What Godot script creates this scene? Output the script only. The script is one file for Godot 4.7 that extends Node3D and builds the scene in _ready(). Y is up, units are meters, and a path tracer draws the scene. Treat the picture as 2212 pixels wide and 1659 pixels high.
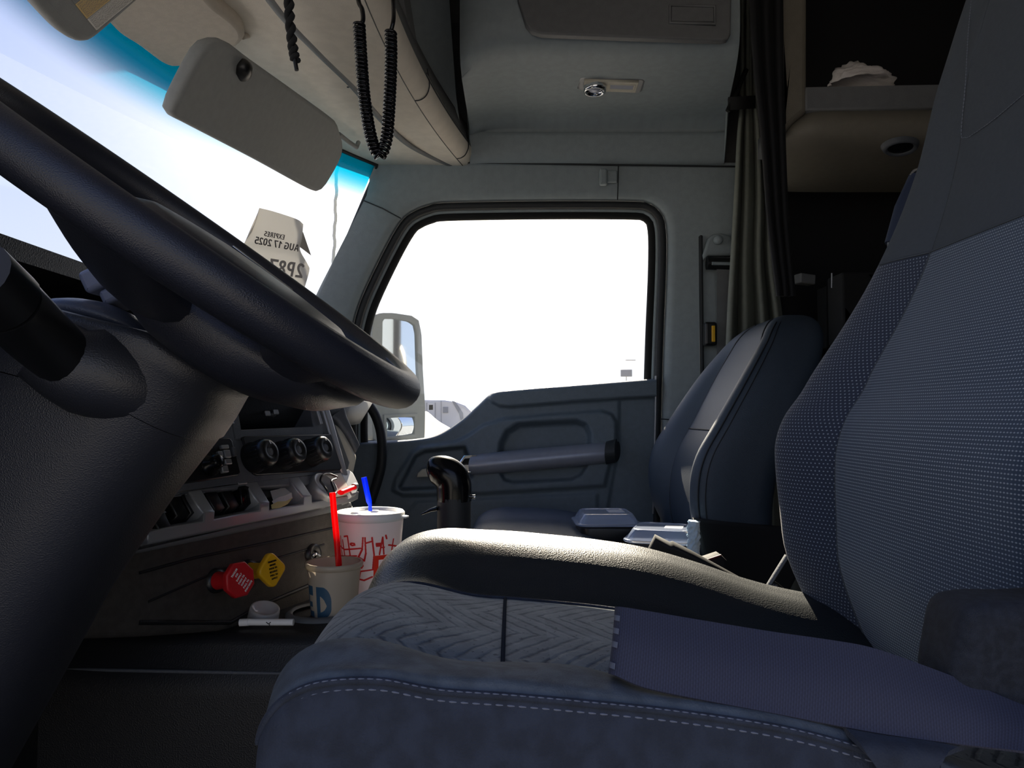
extends Node3D
# A truck cab seen through the open driver's door. Truck forward = -X, passenger side = -Z, up = +Y.
# World: cab floor y = 0, camera at (0, CY, 0). V(x, h, d): x metres, h above the camera, d across the cab.
const F := 1600.0
const CY := 0.70
const TILT := 0.0412
var sg := 1
var M := {}

func V(x: float, h: float, d: float) -> Vector3:
	return Vector3(x, CY + h, -d)

func ray(px: float, py: float) -> Vector3:
	var x := (px - 1106.0) / F
	var y := (829.5 - py) / F
	return Vector3(x, y * cos(TILT) + sin(TILT), -cos(TILT) + y * sin(TILT))

# a place measured off the photograph, d metres across the cab
func W(px: float, py: float, d: float) -> Vector3:
	var r := ray(px, py)
	return Vector3(0, CY, 0) + r * (d / -r.z)

# the same on any plane, in that plane's own axes
func pl(t: Transform3D, px: float, py: float, off := 0.0) -> Vector2:
	var n := t.basis.z.normalized()
	var o := t.origin + n * off
	var c := Vector3(0, CY, 0)
	var r := ray(px, py)
	var p := c + r * ((o - c).dot(n) / r.dot(n))
	var l := t.affine_inverse() * p
	return Vector2(l.x, l.y)

func pp(t: Transform3D, px: float, py: float, off := 0.0) -> Vector3:
	var q := pl(t, px, py, off)
	return t * Vector3(q.x, q.y, off)

func pls(t: Transform3D, a: Array) -> PackedVector2Array:
	var r := PackedVector2Array()
	for i in range(0, a.size(), 2):
		r.append(pl(t, a[i], a[i + 1]))
	return r

func ws(a: Array, d: float) -> Array:
	var r := []
	for i in range(0, a.size(), 2):
		r.append(W(a[i], a[i + 1], d))
	return r

# ---------- nodes ----------
var used := {}
func numbered(called: String) -> String:
	if not used.has(called):
		used[called] = 0
		return called
	used[called] += 1
	return "%s_%03d" % [called, used[called]]

func thing(called: String, label: String, category: String, at := Vector3.ZERO, group := "") -> Node3D:
	var o := Node3D.new()
	o.name = numbered(called)
	add_child(o)
	o.position = at
	o.set_meta("label", label)
	o.set_meta("category", category)
	if group:
		o.set_meta("group", group)
	return o

func tag(o: Node3D, label: String, category: String, group := "") -> Node3D:
	o.set_meta("label", label)
	o.set_meta("category", category)
	if group:
		o.set_meta("group", group)
	return o

func st_new() -> SurfaceTool:
	var st := SurfaceTool.new()
	st.begin(Mesh.PRIMITIVE_TRIANGLES)
	return st

# commits a SurfaceTool in world coordinates as one named mesh under parent
func obj(called: String, st: SurfaceTool, m: Material, parent: Node3D = self, label := "") -> MeshInstance3D:
	st.generate_normals()
	st.index()
	var o := MeshInstance3D.new()
	o.mesh = st.commit()
	o.material_override = m
	if parent == self:
		o.name = numbered(called)
		add_child(o)
	else:
		o.name = called
		parent.add_child(o, true)
		var t := Transform3D.IDENTITY
		var p: Node = parent
		while p is Node3D and p != self:
			t = p.transform * t
			p = p.get_parent()
		o.transform = t.affine_inverse()
	if label:
		o.set_meta("label", label)
	return o

func struct(called: String, st: SurfaceTool, m: Material, label := "", category := "") -> MeshInstance3D:
	var o := obj(called, st, m)
	o.set_meta("kind", "structure")
	if label:
		o.set_meta("label", label)
		o.set_meta("category", category)
	return o

func text(called: String, s: String, t: Transform3D, size: float, m: Material, parent: Node3D, font := "Droid Sans", wt := 700) -> MeshInstance3D:
	var tm := TextMesh.new()
	var f := SystemFont.new()
	f.font_names = PackedStringArray([font])
	f.font_weight = wt
	tm.font = f
	tm.text = s
	tm.font_size = 32
	tm.pixel_size = size / 32.0
	tm.depth = 0.0006
	tm.curve_step = 1.0
	var o := MeshInstance3D.new()
	o.mesh = tm
	o.material_override = m
	o.name = called
	parent.add_child(o, true)
	var g := Transform3D.IDENTITY
	var p: Node = parent
	while p is Node3D and p != self:
		g = p.transform * g
		p = p.get_parent()
	o.transform = g.affine_inverse() * t
	return o

# ---------- curves ----------
func cr(p: Array, n: int, closed := false) -> Array:
	var r := []
	var k := p.size()
	var last := k if closed else k - 1
	for i in last:
		var a = p[(i - 1 + k) % k] if closed or i > 0 else p[0] * 2.0 - p[1]
		var b = p[i]
		var c = p[(i + 1) % k]
		var d = p[(i + 2) % k] if closed or i + 2 < k else p[k - 1] * 2.0 - p[k - 2]
		for j in n:
			r.append(b.cubic_interpolate(c, a, d, float(j) / n))
	if not closed:
		r.append(p[k - 1])
	return r

func crf(p: Array, x: float) -> float: # Catmull-Rom through [x, y] pairs
	var k := p.size()
	if x <= p[0][0]:
		return p[0][1]
	if x >= p[k - 1][0]:
		return p[k - 1][1]
	var i := 0
	while x > p[i + 1][0]:
		i += 1
	var b = p[i]
	var c = p[i + 1]
	var t: float = (x - b[0]) / (c[0] - b[0])
	var ib := maxi(i - 1, 0)
	var ic := mini(i + 2, k - 1)
	var mb: float = (c[1] - p[ib][1]) / maxf(c[0] - p[ib][0], 1e-6) * (c[0] - b[0])
	var mc: float = (p[ic][1] - b[1]) / maxf(p[ic][0] - b[0], 1e-6) * (c[0] - b[0])
	var t2 := t * t
	var t3 := t2 * t
	return (2 * t3 - 3 * t2 + 1) * b[1] + (t3 - 2 * t2 + t) * mb + (-2 * t3 + 3 * t2) * c[1] + (t3 - t2) * mc

func resample(p: Array, n: int, closed := false) -> Array:
	var q := p.duplicate()
	if closed:
		q.append(p[0])
	var cum := [0.0]
	for i in range(1, q.size()):
		cum.append(cum[i - 1] + (q[i] - q[i - 1]).length())
	var r := []
	var seg := 0
	for i in n:
		var s: float = cum[-1] * i / (n if closed else n - 1)
		while seg < q.size() - 2 and cum[seg + 1] < s:
			seg += 1
		var l: float = cum[seg + 1] - cum[seg]
		r.append(q[seg].lerp(q[seg + 1], clampf((s - cum[seg]) / maxf(l, 1e-9), 0, 1)))
	return r

# ---------- surfaces ----------
# rows of points -> quads; uv in metres (or 0..1 if unit)
func quads(st: SurfaceTool, g: Array, close_u := false, close_v := false, unit := false, r0 := 0, r1 := -1, c0 := 0, c1 := -1) -> void:
	sg += 1
	st.set_smooth_group(sg)
	var nr := g.size()
	var nc: int = g[0].size()
	if r1 < 0:
		r1 = nr - 1 + (1 if close_v else 0)
	if c1 < 0:
		c1 = nc - 1 + (1 if close_u else 0)
	var uc := [0.0]
	var vc := [0.0]
	var mr := nr / 2
	for j in range(1, nc + 1):
		uc.append(uc[j - 1] + (1.0 / (nc if close_u else nc - 1) if unit else (g[mr][j % nc] - g[mr][j - 1]).length()))
	var mc := nc / 2
	for i in range(1, nr + 1):
		vc.append(vc[i - 1] + (1.0 / (nr - 1) if unit else (g[i % nr][mc] - g[i - 1][mc]).length()))
	for i in range(r0, r1):
		var a = g[i]
		var b = g[(i + 1) % nr]
		for j in range(c0, c1):
			var k := (j + 1) % nc
			var ua := Vector2(uc[j], vc[i])
			var ub := Vector2(uc[j + 1], vc[i])
			var uaa := Vector2(uc[j], vc[i + 1])
			var ubb := Vector2(uc[j + 1], vc[i + 1])
			if a[j] != a[k]:
				st.set_uv(ua); st.add_vertex(a[j])
				st.set_uv(ub); st.add_vertex(a[k])
				st.set_uv(ubb); st.add_vertex(b[k])
			if b[j] != b[k]:
				st.set_uv(ua); st.add_vertex(a[j])
				st.set_uv(ubb); st.add_vertex(b[k])
				st.set_uv(uaa); st.add_vertex(b[j])

func fan(st: SurfaceTool, loop: Array, flip := false) -> void:
	sg += 1
	st.set_smooth_group(sg)
	var c := Vector3.ZERO
	for p in loop:
		c += p
	c /= loop.size()
	for i in loop.size():
		var a = loop[i]
		var b = loop[(i + 1) % loop.size()]
		st.set_uv(Vector2(0, 0)); st.add_vertex(c)
		if flip:
			st.set_uv(Vector2(1, 0)); st.add_vertex(b)
			st.set_uv(Vector2(0, 1)); st.add_vertex(a)
		else:
			st.set_uv(Vector2(1, 0)); st.add_vertex(a)
			st.set_uv(Vector2(0, 1)); st.add_vertex(b)

# control net -> smooth grid
func smooth(rows: Array, nu: int, nv: int, close_u := false) -> Array:
	var a := []
	for r in rows:
		a.append(cr(r, nu, close_u))
	var cols: int = a[0].size()
	var out := []
	for i in (a.size() - 1) * nv + 1:
		out.append([])
	for j in cols:
		var c := []
		for r in a:
			c.append(r[j])
		var s := cr(c, nv)
		for i in s.size():
			out[i].append(s[i])
	return out

func normals(g: Array) -> Array:
	var out := []
	var nr := g.size()
	var nc: int = g[0].size()
	for i in nr:
		var r := []
		for j in nc:
			var du: Vector3 = g[i][mini(j + 1, nc - 1)] - g[i][maxi(j - 1, 0)]
			var dv: Vector3 = g[mini(i + 1, nr - 1)][j] - g[maxi(i - 1, 0)][j]
			r.append(du.cross(dv).normalized())
		out.append(r)
	return out

# an open sheet with real thickness
func slab(st: SurfaceTool, g: Array, th: float) -> void:
	var n := normals(g)
	var b := []
	for i in g.size():
		var r := []
		for j in g[0].size():
			r.append(g[i][j] - n[i][j] * th)
		b.append(r)
	quads(st, g)
	var back := []
	for r in b:
		var q: Array = r.duplicate()
		q.reverse()
		back.append(q)
	quads(st, back)
	quads(st, [b[0], g[0]])
	quads(st, [g[-1], b[-1]])
	var l := []
	var lb := []
	var e := []
	var eb := []
	for i in g.size():
		l.append(g[i][0]); lb.append(b[i][0])
		e.append(g[i][-1]); eb.append(b[i][-1])
	quads(st, [l, lb])
	quads(st, [eb, e])

func loft(st: SurfaceTool, rings: Array, caps := true) -> void:
	quads(st, rings, true)
	if caps:
		fan(st, rings[0], true)
		fan(st, rings[-1])

func tube(st: SurfaceTool, path: Array, rad, seg := 10, closed := false, caps := true, flat := 1.0, upv := Vector3.UP) -> void:
	var n := path.size()
	var rings := []
	var t0: Vector3 = (path[1] - path[0]).normalized()
	var u := upv
	if absf(u.dot(t0)) > 0.95:
		u = Vector3(1, 0, 0) if absf(t0.x) < 0.9 else Vector3(0, 0, 1)
	u = (u - t0 * u.dot(t0)).normalized()
	for i in n:
		var t: Vector3
		if closed:
			t = (path[(i + 1) % n] - path[(i - 1 + n) % n]).normalized()
		else:
			t = (path[mini(i + 1, n - 1)] - path[maxi(i - 1, 0)]).normalized()
		u = (u - t * u.dot(t)).normalized()
		var w := t.cross(u)
		var r: float = rad[i] if rad is Array else rad
		var ring := []
		for k in seg:
			var a := TAU * k / seg
			ring.append(path[i] + u * cos(a) * r * flat + w * sin(a) * r)
		rings.append(ring)
	if closed:
		quads(st, rings, true, true)
	else:
		quads(st, rings, true)
		if caps:
			fan(st, rings[0], true)
			fan(st, rings[-1])

# prof: Vector2(radius, along local y)
func lathe(st: SurfaceTool, t: Transform3D, prof: Array, seg := 32, unit := true) -> void:
	var g := []
	for p in prof:
		var r := []
		for k in seg:
			var a := TAU * k / seg
			r.append(t * Vector3(cos(a) * p.x, p.y, sin(a) * p.x))
		g.append(r)
	quads(st, g, true, false, unit)

func rrect(w: float, h: float, r: float, n := 5) -> PackedVector2Array:
	var o := PackedVector2Array()
	r = minf(r, minf(w, h) * 0.499)
	for q in 4:
		var c := Vector2((w / 2 - r) * (1 if q in [0, 3] else -1), (h / 2 - r) * (1 if q < 2 else -1))
		for i in n + 1:
			var a := PI / 2 * (q + float(i) / n)
			o.append(c + Vector2(cos(a), sin(a)) * r)
	return o

# a closed outline smoothed and evened out, for big rounded edges
func soft(a: PackedVector2Array, n := 64, k := 5) -> PackedVector2Array:
	return PackedVector2Array(resample(cr(Array(a), k, true), n, true))

func inset(o: PackedVector2Array, d: float) -> PackedVector2Array:
	var r := PackedVector2Array()
	var n := o.size()
	var ccw := not Geometry2D.is_polygon_clockwise(o)
	for i in n:
		var a := (o[i] - o[(i - 1 + n) % n]).normalized()
		var b := (o[(i + 1) % n] - o[i]).normalized()
		var na := Vector2(-a.y, a.x)
		var nb := Vector2(-b.y, b.x)
		var m := (na + nb).normalized()
		var k := d / maxf(m.dot(na), 0.4)
		r.append(o[i] + m * (k if ccw else -k))
	return r

# an extruded outline with rounded edges front (z = 0) and back (z = -depth)
func plate(st: SurfaceTool, t: Transform3D, o: PackedVector2Array, depth: float, bev := 0.002, steps := 3, back := true) -> void:
	if Geometry2D.is_polygon_clockwise(o):
		o = o.duplicate()
		o.reverse()
	bev = minf(bev, depth * 0.5)
	var rings := []
	for i in steps + 1:
		var a := PI / 2 * i / steps
		rings.append([inset(o, bev * (1 - sin(a))), -bev * (1 - cos(a))])
	if back:
		for i in steps + 1:
			var a := PI / 2 * i / steps
			rings.append([inset(o, bev * (1 - cos(a))), -depth + bev * (1 - sin(a))])
	else:
		rings.append([o, -depth])
	var g := []
	for r in rings:
		var q := []
		for p in r[0]:
			q.append(t * Vector3(p.x, p.y, r[1]))
		g.append(q)
	if steps >= 1:
		quads(st, g, true)
	for e in ([0, 1] if back else [0]):
		var r = rings[0] if e == 0 else rings[-1]
		var tri := Geometry2D.triangulate_polygon(r[0])
		if tri.is_empty(): # outline touches itself: a fan from its middle
			var pts := []
			for p in r[0]:
				pts.append(t * Vector3(p.x, p.y, r[1]))
			fan(st, pts, e == 0)
			continue
		sg += 1
		st.set_smooth_group(sg)
		for i in range(0, tri.size(), 3):
			for k in [0, 2, 1] if e == 0 else [0, 1, 2]:
				var p: Vector2 = r[0][tri[i + k]]
				st.set_uv(p)
				st.add_vertex(t * Vector3(p.x, p.y, r[1]))

# a flat ring between two outlines with the same number of corners, with inner walls
func ringplate(st: SurfaceTool, t: Transform3D, outer: PackedVector2Array, inner: PackedVector2Array, depth: float, well := 0.0) -> void:
	var g := []
	var z := -depth
	for q in [[outer, z], [outer, -0.0015], [inset_any(outer, 0.0015), 0.0], [inset_any(inner, -0.0012), 0.0], [inner, -0.0012], [inner, -maxf(depth, well)]]:
		var r := []
		for p in q[0]:
			r.append(t * Vector3(p.x, p.y, q[1]))
		g.append(r)
	for i in g.size() - 1:
		quads(st, [g[i], g[i + 1]], true)

func inset_any(o: PackedVector2Array, d: float) -> PackedVector2Array:
	return inset(o, d)

func frame(o: Vector3, x: Vector3, y: Vector3) -> Transform3D:
	x = x.normalized()
	var z := x.cross(y).normalized()
	return Transform3D(Basis(x, z.cross(x).normalized(), z), o)

func rbox(st: SurfaceTool, t: Transform3D, size: Vector3, r: float, n := 4) -> void:
	plate(st, t * Transform3D(Basis.IDENTITY, Vector3(0, 0, size.z / 2)), rrect(size.x, size.y, r, n), size.z, minf(r, size.z * 0.45), 3)

func at(p: Vector3, rot := Vector3.ZERO) -> Transform3D:
	return Transform3D(Basis.from_euler(rot), p)

func box(st: SurfaceTool, a: Vector3, b: Vector3) -> void: # plain solid between two corners
	var lo := Vector3(minf(a.x, b.x), minf(a.y, b.y), minf(a.z, b.z))
	var hi := Vector3(maxf(a.x, b.x), maxf(a.y, b.y), maxf(a.z, b.z))
	rbox(st, at((lo + hi) / 2), hi - lo, 0.004, 1)

# ---------- signed distance to a polygon (pixels), negative inside ----------
func sdf(p: Vector2, o: PackedVector2Array) -> float:
	var d := 1e9
	var inside := false
	var n := o.size()
	var j := n - 1
	for i in n:
		var a := o[i]
		var b := o[j]
		var e := b - a
		var w := p - a
		d = minf(d, (w - e * clampf(w.dot(e) / e.dot(e), 0, 1)).length_squared())
		if (a.y > p.y) != (b.y > p.y) and p.x < (b.x - a.x) * (p.y - a.y) / (b.y - a.y) + a.x:
			inside = not inside
		j = i
	return -sqrt(d) if inside else sqrt(d)

func poly(a: Array, n := 0) -> PackedVector2Array:
	var r := []
	for i in range(0, a.size(), 2):
		r.append(Vector2(a[i], a[i + 1]))
	return PackedVector2Array(cr(r, n, true)) if n > 1 else PackedVector2Array(r)

# ---------- materials ----------
func noise_tex(freq: float, seed_: int, kind := 0, oct := 3, size := 512) -> NoiseTexture2D:
	var n := FastNoiseLite.new()
	n.seed = seed_
	n.frequency = freq
	n.fractal_octaves = oct
	n.noise_type = FastNoiseLite.TYPE_SIMPLEX_SMOOTH if kind == 0 else FastNoiseLite.TYPE_CELLULAR
	if kind == 1:
		n.cellular_return_type = FastNoiseLite.RETURN_DISTANCE
		n.fractal_type = FastNoiseLite.FRACTAL_NONE
	var t := NoiseTexture2D.new()
	t.width = size
	t.height = size
	t.seamless = true
	t.noise = n
	return t

func ramp_tex(freq: float, seed_: int, a: Color, b: Color, oct := 4, size := 512) -> NoiseTexture2D:
	var t := noise_tex(freq, seed_, 0, oct, size)
	var g := Gradient.new()
	g.offsets = PackedFloat32Array([0.25, 0.75])
	g.colors = PackedColorArray([a, b])
	t.color_ramp = g
	return t

func rgb(r: int, g: int, b: int, a := 1.0) -> Color:
	return Color(r / 255.0, g / 255.0, b / 255.0, a)

func mat(c: Color, rough := 0.6, metal := 0.0) -> StandardMaterial3D:
	var m := StandardMaterial3D.new()
	m.albedo_color = c
	m.roughness = rough
	m.metallic = metal
	m.cull_mode = BaseMaterial3D.CULL_DISABLED
	return m

func grainy(m: StandardMaterial3D, tex: Texture2D, scale: float, cm: float, tint: Texture2D = null) -> StandardMaterial3D:
	m.uv1_triplanar = true
	m.uv1_scale = Vector3.ONE * scale
	if cm > 0.0:
		m.heightmap_enabled = true
		m.heightmap_texture = tex
		m.heightmap_scale = cm
	if tint:
		m.albedo_texture = tint
	return m

func clear(c: Color, rough := 0.05) -> StandardMaterial3D:
	var m := mat(c, rough)
	m.transparency = BaseMaterial3D.TRANSPARENCY_ALPHA
	return m

func _ready() -> void:
	# camera
	var cam := Camera3D.new()
	cam.name = "camera"
	cam.fov = rad_to_deg(2.0 * atan(829.5 / F))
	cam.near = 0.02
	cam.far = 500.0
	cam.position = Vector3(0, CY, 0)
	cam.rotation = Vector3(TILT, 0, 0)
	add_child(cam)
	cam.current = true
	# sky
	var env := Environment.new()
	var sky := Sky.new()
	var sm := ProceduralSkyMaterial.new()
	sm.sky_top_color = Color(0.36, 0.55, 0.95)
	sm.sky_horizon_color = Color(0.94, 0.97, 1.0)
	sm.sky_curve = 0.48
	sm.sky_energy_multiplier = 1.06
	sm.ground_bottom_color = Color(0.35, 0.32, 0.28)
	sm.ground_horizon_color = Color(0.62, 0.60, 0.56)
	sm.sun_angle_max = 95.0
	sm.sun_curve = 0.12
	sky.sky_material = sm
	env.background_mode = Environment.BG_SKY
	env.sky = sky
	env.tonemap_mode = Environment.TONE_MAPPER_LINEAR
	env.tonemap_exposure = 1.0
	env.sdfgi_enabled = true
	env.ssao_enabled = true
	env.ssil_enabled = true
	var we := WorldEnvironment.new()
	we.name = "world_environment"
	we.environment = env
	add_child(we)
	# low winter sun behind the passenger side
	var sun := DirectionalLight3D.new()
	sun.name = "sun"
	sun.light_color = Color(1.0, 0.95, 0.86)
	sun.light_energy = 7.0
	sun.light_angular_distance = 0.55
	sun.shadow_enabled = true
	add_child(sun)
	sun.look_at_from_position(Vector3(0.0, 0.565, -1.0) * 10.0, Vector3.ZERO)
	make_materials()
	build_shell()
	build_windshield()
	build_right_wall()
	build_door()
	build_overhead()
	build_sleeper()
	build_dash()
	build_console()
	build_wheel()
	build_driver_seat()
	build_passenger_seat()
	build_small()
	build_outside()

func make_materials() -> void:
	var grain := noise_tex(0.09, 3, 1)
	var fine := noise_tex(0.12, 9, 0, 4)
	var dust := ramp_tex(0.008, 5, Color(0.965, 0.965, 0.965), Color(1, 1, 1))
	var blot := ramp_tex(0.010, 8, Color(0.80, 0.80, 0.80), Color(1, 1, 1), 5)
	M.trim = grainy(mat(rgb(138, 148, 152), 0.62), grain, 9.0, 0.02, dust)
	M.headliner = grainy(mat(rgb(205, 198, 186), 0.85), fine, 6.0, 0.02, dust)
	M.trim_dark = grainy(mat(rgb(104, 106, 108), 0.6), grain, 9.0, 0.02, dust)
	M.door = grainy(mat(rgb(100, 113, 124), 0.55), grain, 10.0, 0.03, dust)
	M.door_dark = grainy(mat(rgb(48, 53, 57), 0.6), grain, 10.0, 0.03)
	M.armrest = grainy(mat(rgb(152, 157, 172), 0.35, 0.2), fine, 6.0, 0.0, dust)
	M.dash = grainy(mat(rgb(80, 84, 90), 0.55), grain, 12.0, 0.03, dust)
	M.dash_dark = grainy(mat(rgb(15, 17, 21), 0.5), grain, 12.0, 0.03)
	M.dash_beige = grainy(mat(rgb(60, 57, 53), 0.6), grain, 12.0, 0.03, blot)
	M.silver = mat(rgb(150, 152, 155), 0.42, 0.55)
	M.cream = grainy(mat(rgb(190, 186, 172), 0.55), grain, 12.0, 0.02, dust)
	M.black = mat(rgb(16, 17, 19), 0.38)
	M.black_matte = mat(rgb(14, 15, 17), 0.85)
	M.rubber = mat(rgb(28, 31, 35), 0.6)
	M.gloss = mat(rgb(12, 12, 14), 0.22)
	M.gloss.metallic_specular = 0.32
	M.gloss.clearcoat_enabled = true
	M.gloss.clearcoat = 0.12
	M.gloss.clearcoat_roughness = 0.08
	M.chrome = mat(rgb(225, 228, 232), 0.12, 1.0)
	M.leather_black = grainy(mat(rgb(30, 32, 40), 0.42), grain, 26.0, 0.025)
	M.column = grainy(mat(rgb(34, 36, 42), 0.42), grain, 20.0, 0.03)
	M.cowl = grainy(mat(rgb(66, 72, 88), 0.38), grain, 20.0, 0.02)
	M.glass = clear(Color(1, 1, 1, 0.04), 0.02)
	M.white = mat(rgb(232, 232, 230), 0.5)
	M.paper = mat(rgb(214, 212, 206), 0.8)
	M.paper.backlight_enabled = true
	M.paper.backlight = Color(0.7, 0.7, 0.7)
	M.white_cloth = grainy(mat(rgb(214, 208, 206), 0.9), fine, 10.0, 0.1)
	M.curtain = grainy(mat(rgb(126, 130, 122), 0.9), fine, 14.0, 0.03, dust)
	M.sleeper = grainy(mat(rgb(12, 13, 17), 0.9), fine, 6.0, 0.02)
	M.cabinet = grainy(mat(rgb(112, 107, 96), 0.6), grain, 9.0, 0.02, dust)
	M.visor = grainy(mat(rgb(138, 140, 140), 0.75), fine, 14.0, 0.03, dust)
	M.visor_light = grainy(mat(rgb(186, 177, 164), 0.8), fine, 14.0, 0.03, dust)
	M.suede = grainy(mat(rgb(40, 47, 60), 0.85), fine, 9.0, 0.05, blot)  # seat side darker than suede_top: its shade is put into the colour
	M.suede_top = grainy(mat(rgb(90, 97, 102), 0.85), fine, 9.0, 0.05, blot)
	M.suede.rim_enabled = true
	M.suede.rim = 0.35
	M.vinyl = grainy(mat(rgb(36, 40, 42), 0.40), grain, 14.0, 0.04, dust)
	M.leather_grey = grainy(mat(rgb(54, 66, 80), 0.5), grain, 14.0, 0.03, dust)
	M.seam_dark = mat(rgb(36, 42, 52), 1.0)
	M.seam_dark.metallic_specular = 0.1
	M.thread = mat(rgb(104, 108, 118), 0.8)
	M.webbing = mat(rgb(92, 94, 112), 0.8)
	M.webbing.uv1_scale = Vector3(1, 1, 1)
	M.red = mat(rgb(190, 26, 34), 0.4)
	M.yellow = mat(rgb(226, 172, 24), 0.4)
	M.straw_red = mat(rgb(235, 10, 30), 0.3)
	M.straw_red.backlight_enabled = true
	M.straw_red.backlight = Color(1.0, 0.01, 0.04)
	M.straw_blue = mat(rgb(0, 90, 235), 0.3)
	M.straw_blue.backlight_enabled = true
	M.straw_blue.backlight = Color(0.0, 0.14, 1.0)
	M.cup = mat(rgb(236, 230, 230), 0.45)
	M.cup.backlight_enabled = true
	M.cup.backlight = Color(0.6, 0.58, 0.58)
	M.plastic_clear = clear(rgb(190, 205, 235, 0.35), 0.12)
	M.weave = weave_mat(0)
	M.weave_side = weave_mat(1)
	M.plain_fabric = grainy(mat(rgb(70, 76, 84), 0.9), fine, 30.0, 0.05, dust)
	M.hip_fabric = grainy(mat(rgb(40, 44, 52), 0.95), fine, 24.0, 0.08, blot)
	M.insert = insert_mat()

# woven seat cloth: rows of small light dots on dark, drawn in metres
func weave_mat(kind: int) -> StandardMaterial3D:
	var s := 128
	var im := Image.create(s, s, false, Image.FORMAT_RGB8)
	var hm := Image.create(s, s, false, Image.FORMAT_RGB8)
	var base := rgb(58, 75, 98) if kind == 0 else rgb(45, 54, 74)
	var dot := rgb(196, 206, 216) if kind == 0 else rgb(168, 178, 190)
	var rnd := RandomNumberGenerator.new()
	rnd.seed = 77 + kind
	var n := 8
	var cell := s / n
	for y in s:
		for x in s:
			var row := y / cell
			var fx := fposmod(float(x) + (cell * 0.5 if row % 2 == 1 and kind == 1 else 0.0), cell) / cell - 0.5
			var fy := float(y % cell) / cell - 0.5
			var e := 0.0
			if kind == 0:
				e = clampf(1.35 - (absf(fx) * 2.6 + absf(fy) * 4.4), 0, 1)
			else:
				e = clampf(1.3 - (fx * fx * 22.0 + fy * fy * 26.0), 0, 1)
			var th := 0.88 + 0.12 * sin(TAU * (x * 0.25)) * sin(TAU * y * 0.25)
			var c := base.lerp(dot, e) * (th + rnd.randf_range(-0.06, 0.06))
			c.a = 1
			im.set_pixel(x, y, c)
			var h := 0.35 + 0.6 * e
			hm.set_pixel(x, y, Color(h, h, h))
	var m := mat(Color(1, 1, 1), 0.9)
	m.albedo_texture = ImageTexture.create_from_image(im)
	m.heightmap_enabled = true
	m.heightmap_texture = ImageTexture.create_from_image(hm)
	m.heightmap_scale = 0.06
	var tile := 0.0265 if kind == 0 else 0.033
	m.uv1_scale = Vector3(1.0 / tile, 1.0 / tile, 1)
	m.rim_enabled = true
	m.rim = 0.3
	return m

# quilted suede with a printed chevron and blotchy wear
func insert_mat() -> StandardMaterial3D:
	var s := 512
	var im := Image.create(s, s, false, Image.FORMAT_RGB8)
	var hm := Image.create(s, s, false, Image.FORMAT_RGB8)
	var ns := FastNoiseLite.new()
	ns.seed = 31
	ns.frequency = 0.012
	ns.fractal_octaves = 5
	var sp := FastNoiseLite.new()
	sp.seed = 12
	sp.frequency = 0.06
	for y in s:
		for x in s:
			var u := float(x) / s
			var v := float(y) / s
			var z := absf(fposmod(u * 2.0, 1.0) - 0.5) * 2.0
			var ph := fposmod(v * 14.0 + z * 2.8 + 0.14 * ns.get_noise_2d(x * 2.0, y * 2.0), 1.0)
			var l := clampf(1.0 - absf(ph - 0.5) * 4.4, 0, 1)
			var w := ns.get_noise_2d(x, y) * 0.5 + 0.5
			var k := sp.get_noise_2d(x, y)
			var c := rgb(126, 133, 132).lerp(rgb(88, 94, 96), w)
			c = c.lerp(rgb(46, 52, 58), l * clampf(w * 1.7 - 0.35, 0.12, 0.85))
			if k > 0.48:
				c = c.lerp(rgb(40, 44, 48), 0.6)
			im.set_pixel(x, y, c)
			var h := 0.6 - 0.5 * l + 0.1 * k
			hm.set_pixel(x, y, Color(h, h, h))
	var m := mat(Color(1, 1, 1), 0.9)
	m.albedo_texture = ImageTexture.create_from_image(im)
	m.heightmap_enabled = true
	m.heightmap_texture = ImageTexture.create_from_image(hm)
	m.heightmap_scale = 0.12
	m.uv1_scale = Vector3(1.0 / 0.22, 1.0 / 0.22, 1)
	m.rim_enabled = true
	m.rim = 0.3
	return m

# ---------- the cab's outer shell ----------
func build_shell() -> void:
	var st := st_new()
	box(st, V(-1.15, -0.76, -0.06), V(2.2, -0.70, 2.16))
	struct("floor", st, M.dash_dark)
	st = st_new()
	box(st, V(-0.75, 1.10, -0.06), V(2.2, 1.18, 2.16))
	struct("ceiling", st, M.headliner)
	st = st_new()
	box(st, V(2.1, -0.70, -0.06), V(2.2, 1.10, 2.16))
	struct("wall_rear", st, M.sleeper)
	st = st_new()
	box(st, V(-1.15, -0.70, -0.06), V(-1.05, 0.05, 2.16))
	struct("wall_front", st, M.dash_dark)
	# driver's wall round the open door
	st = st_new()
	box(st, V(0.72, -0.70, -0.06), V(2.1, 1.10, 0.0))
	box(st, V(-0.78, 0.80, -0.06), V(0.72, 1.10, 0.0))
	box(st, V(-1.05, -0.70, -0.06), V(-0.62, 0.05, 0.0))
	struct("wall_left", st, M.trim_dark)

# windshield: inner face at height h, d across
func wind(h: float, d: float) -> Vector3:
	var k := (d - 1.05) / 0.9
	return V(-0.373 - 0.30 * (1.0 - k * k) - (0.666 - h) * 0.4125, h, d)

func lip(d: float, h: float, back := 0.0) -> Vector3: # rear edge of the front overhead console
	var k := (d - 1.05) / 0.9
	return V(-0.134 - 0.105 * (1.0 - k * k) + back, h, d)

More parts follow.
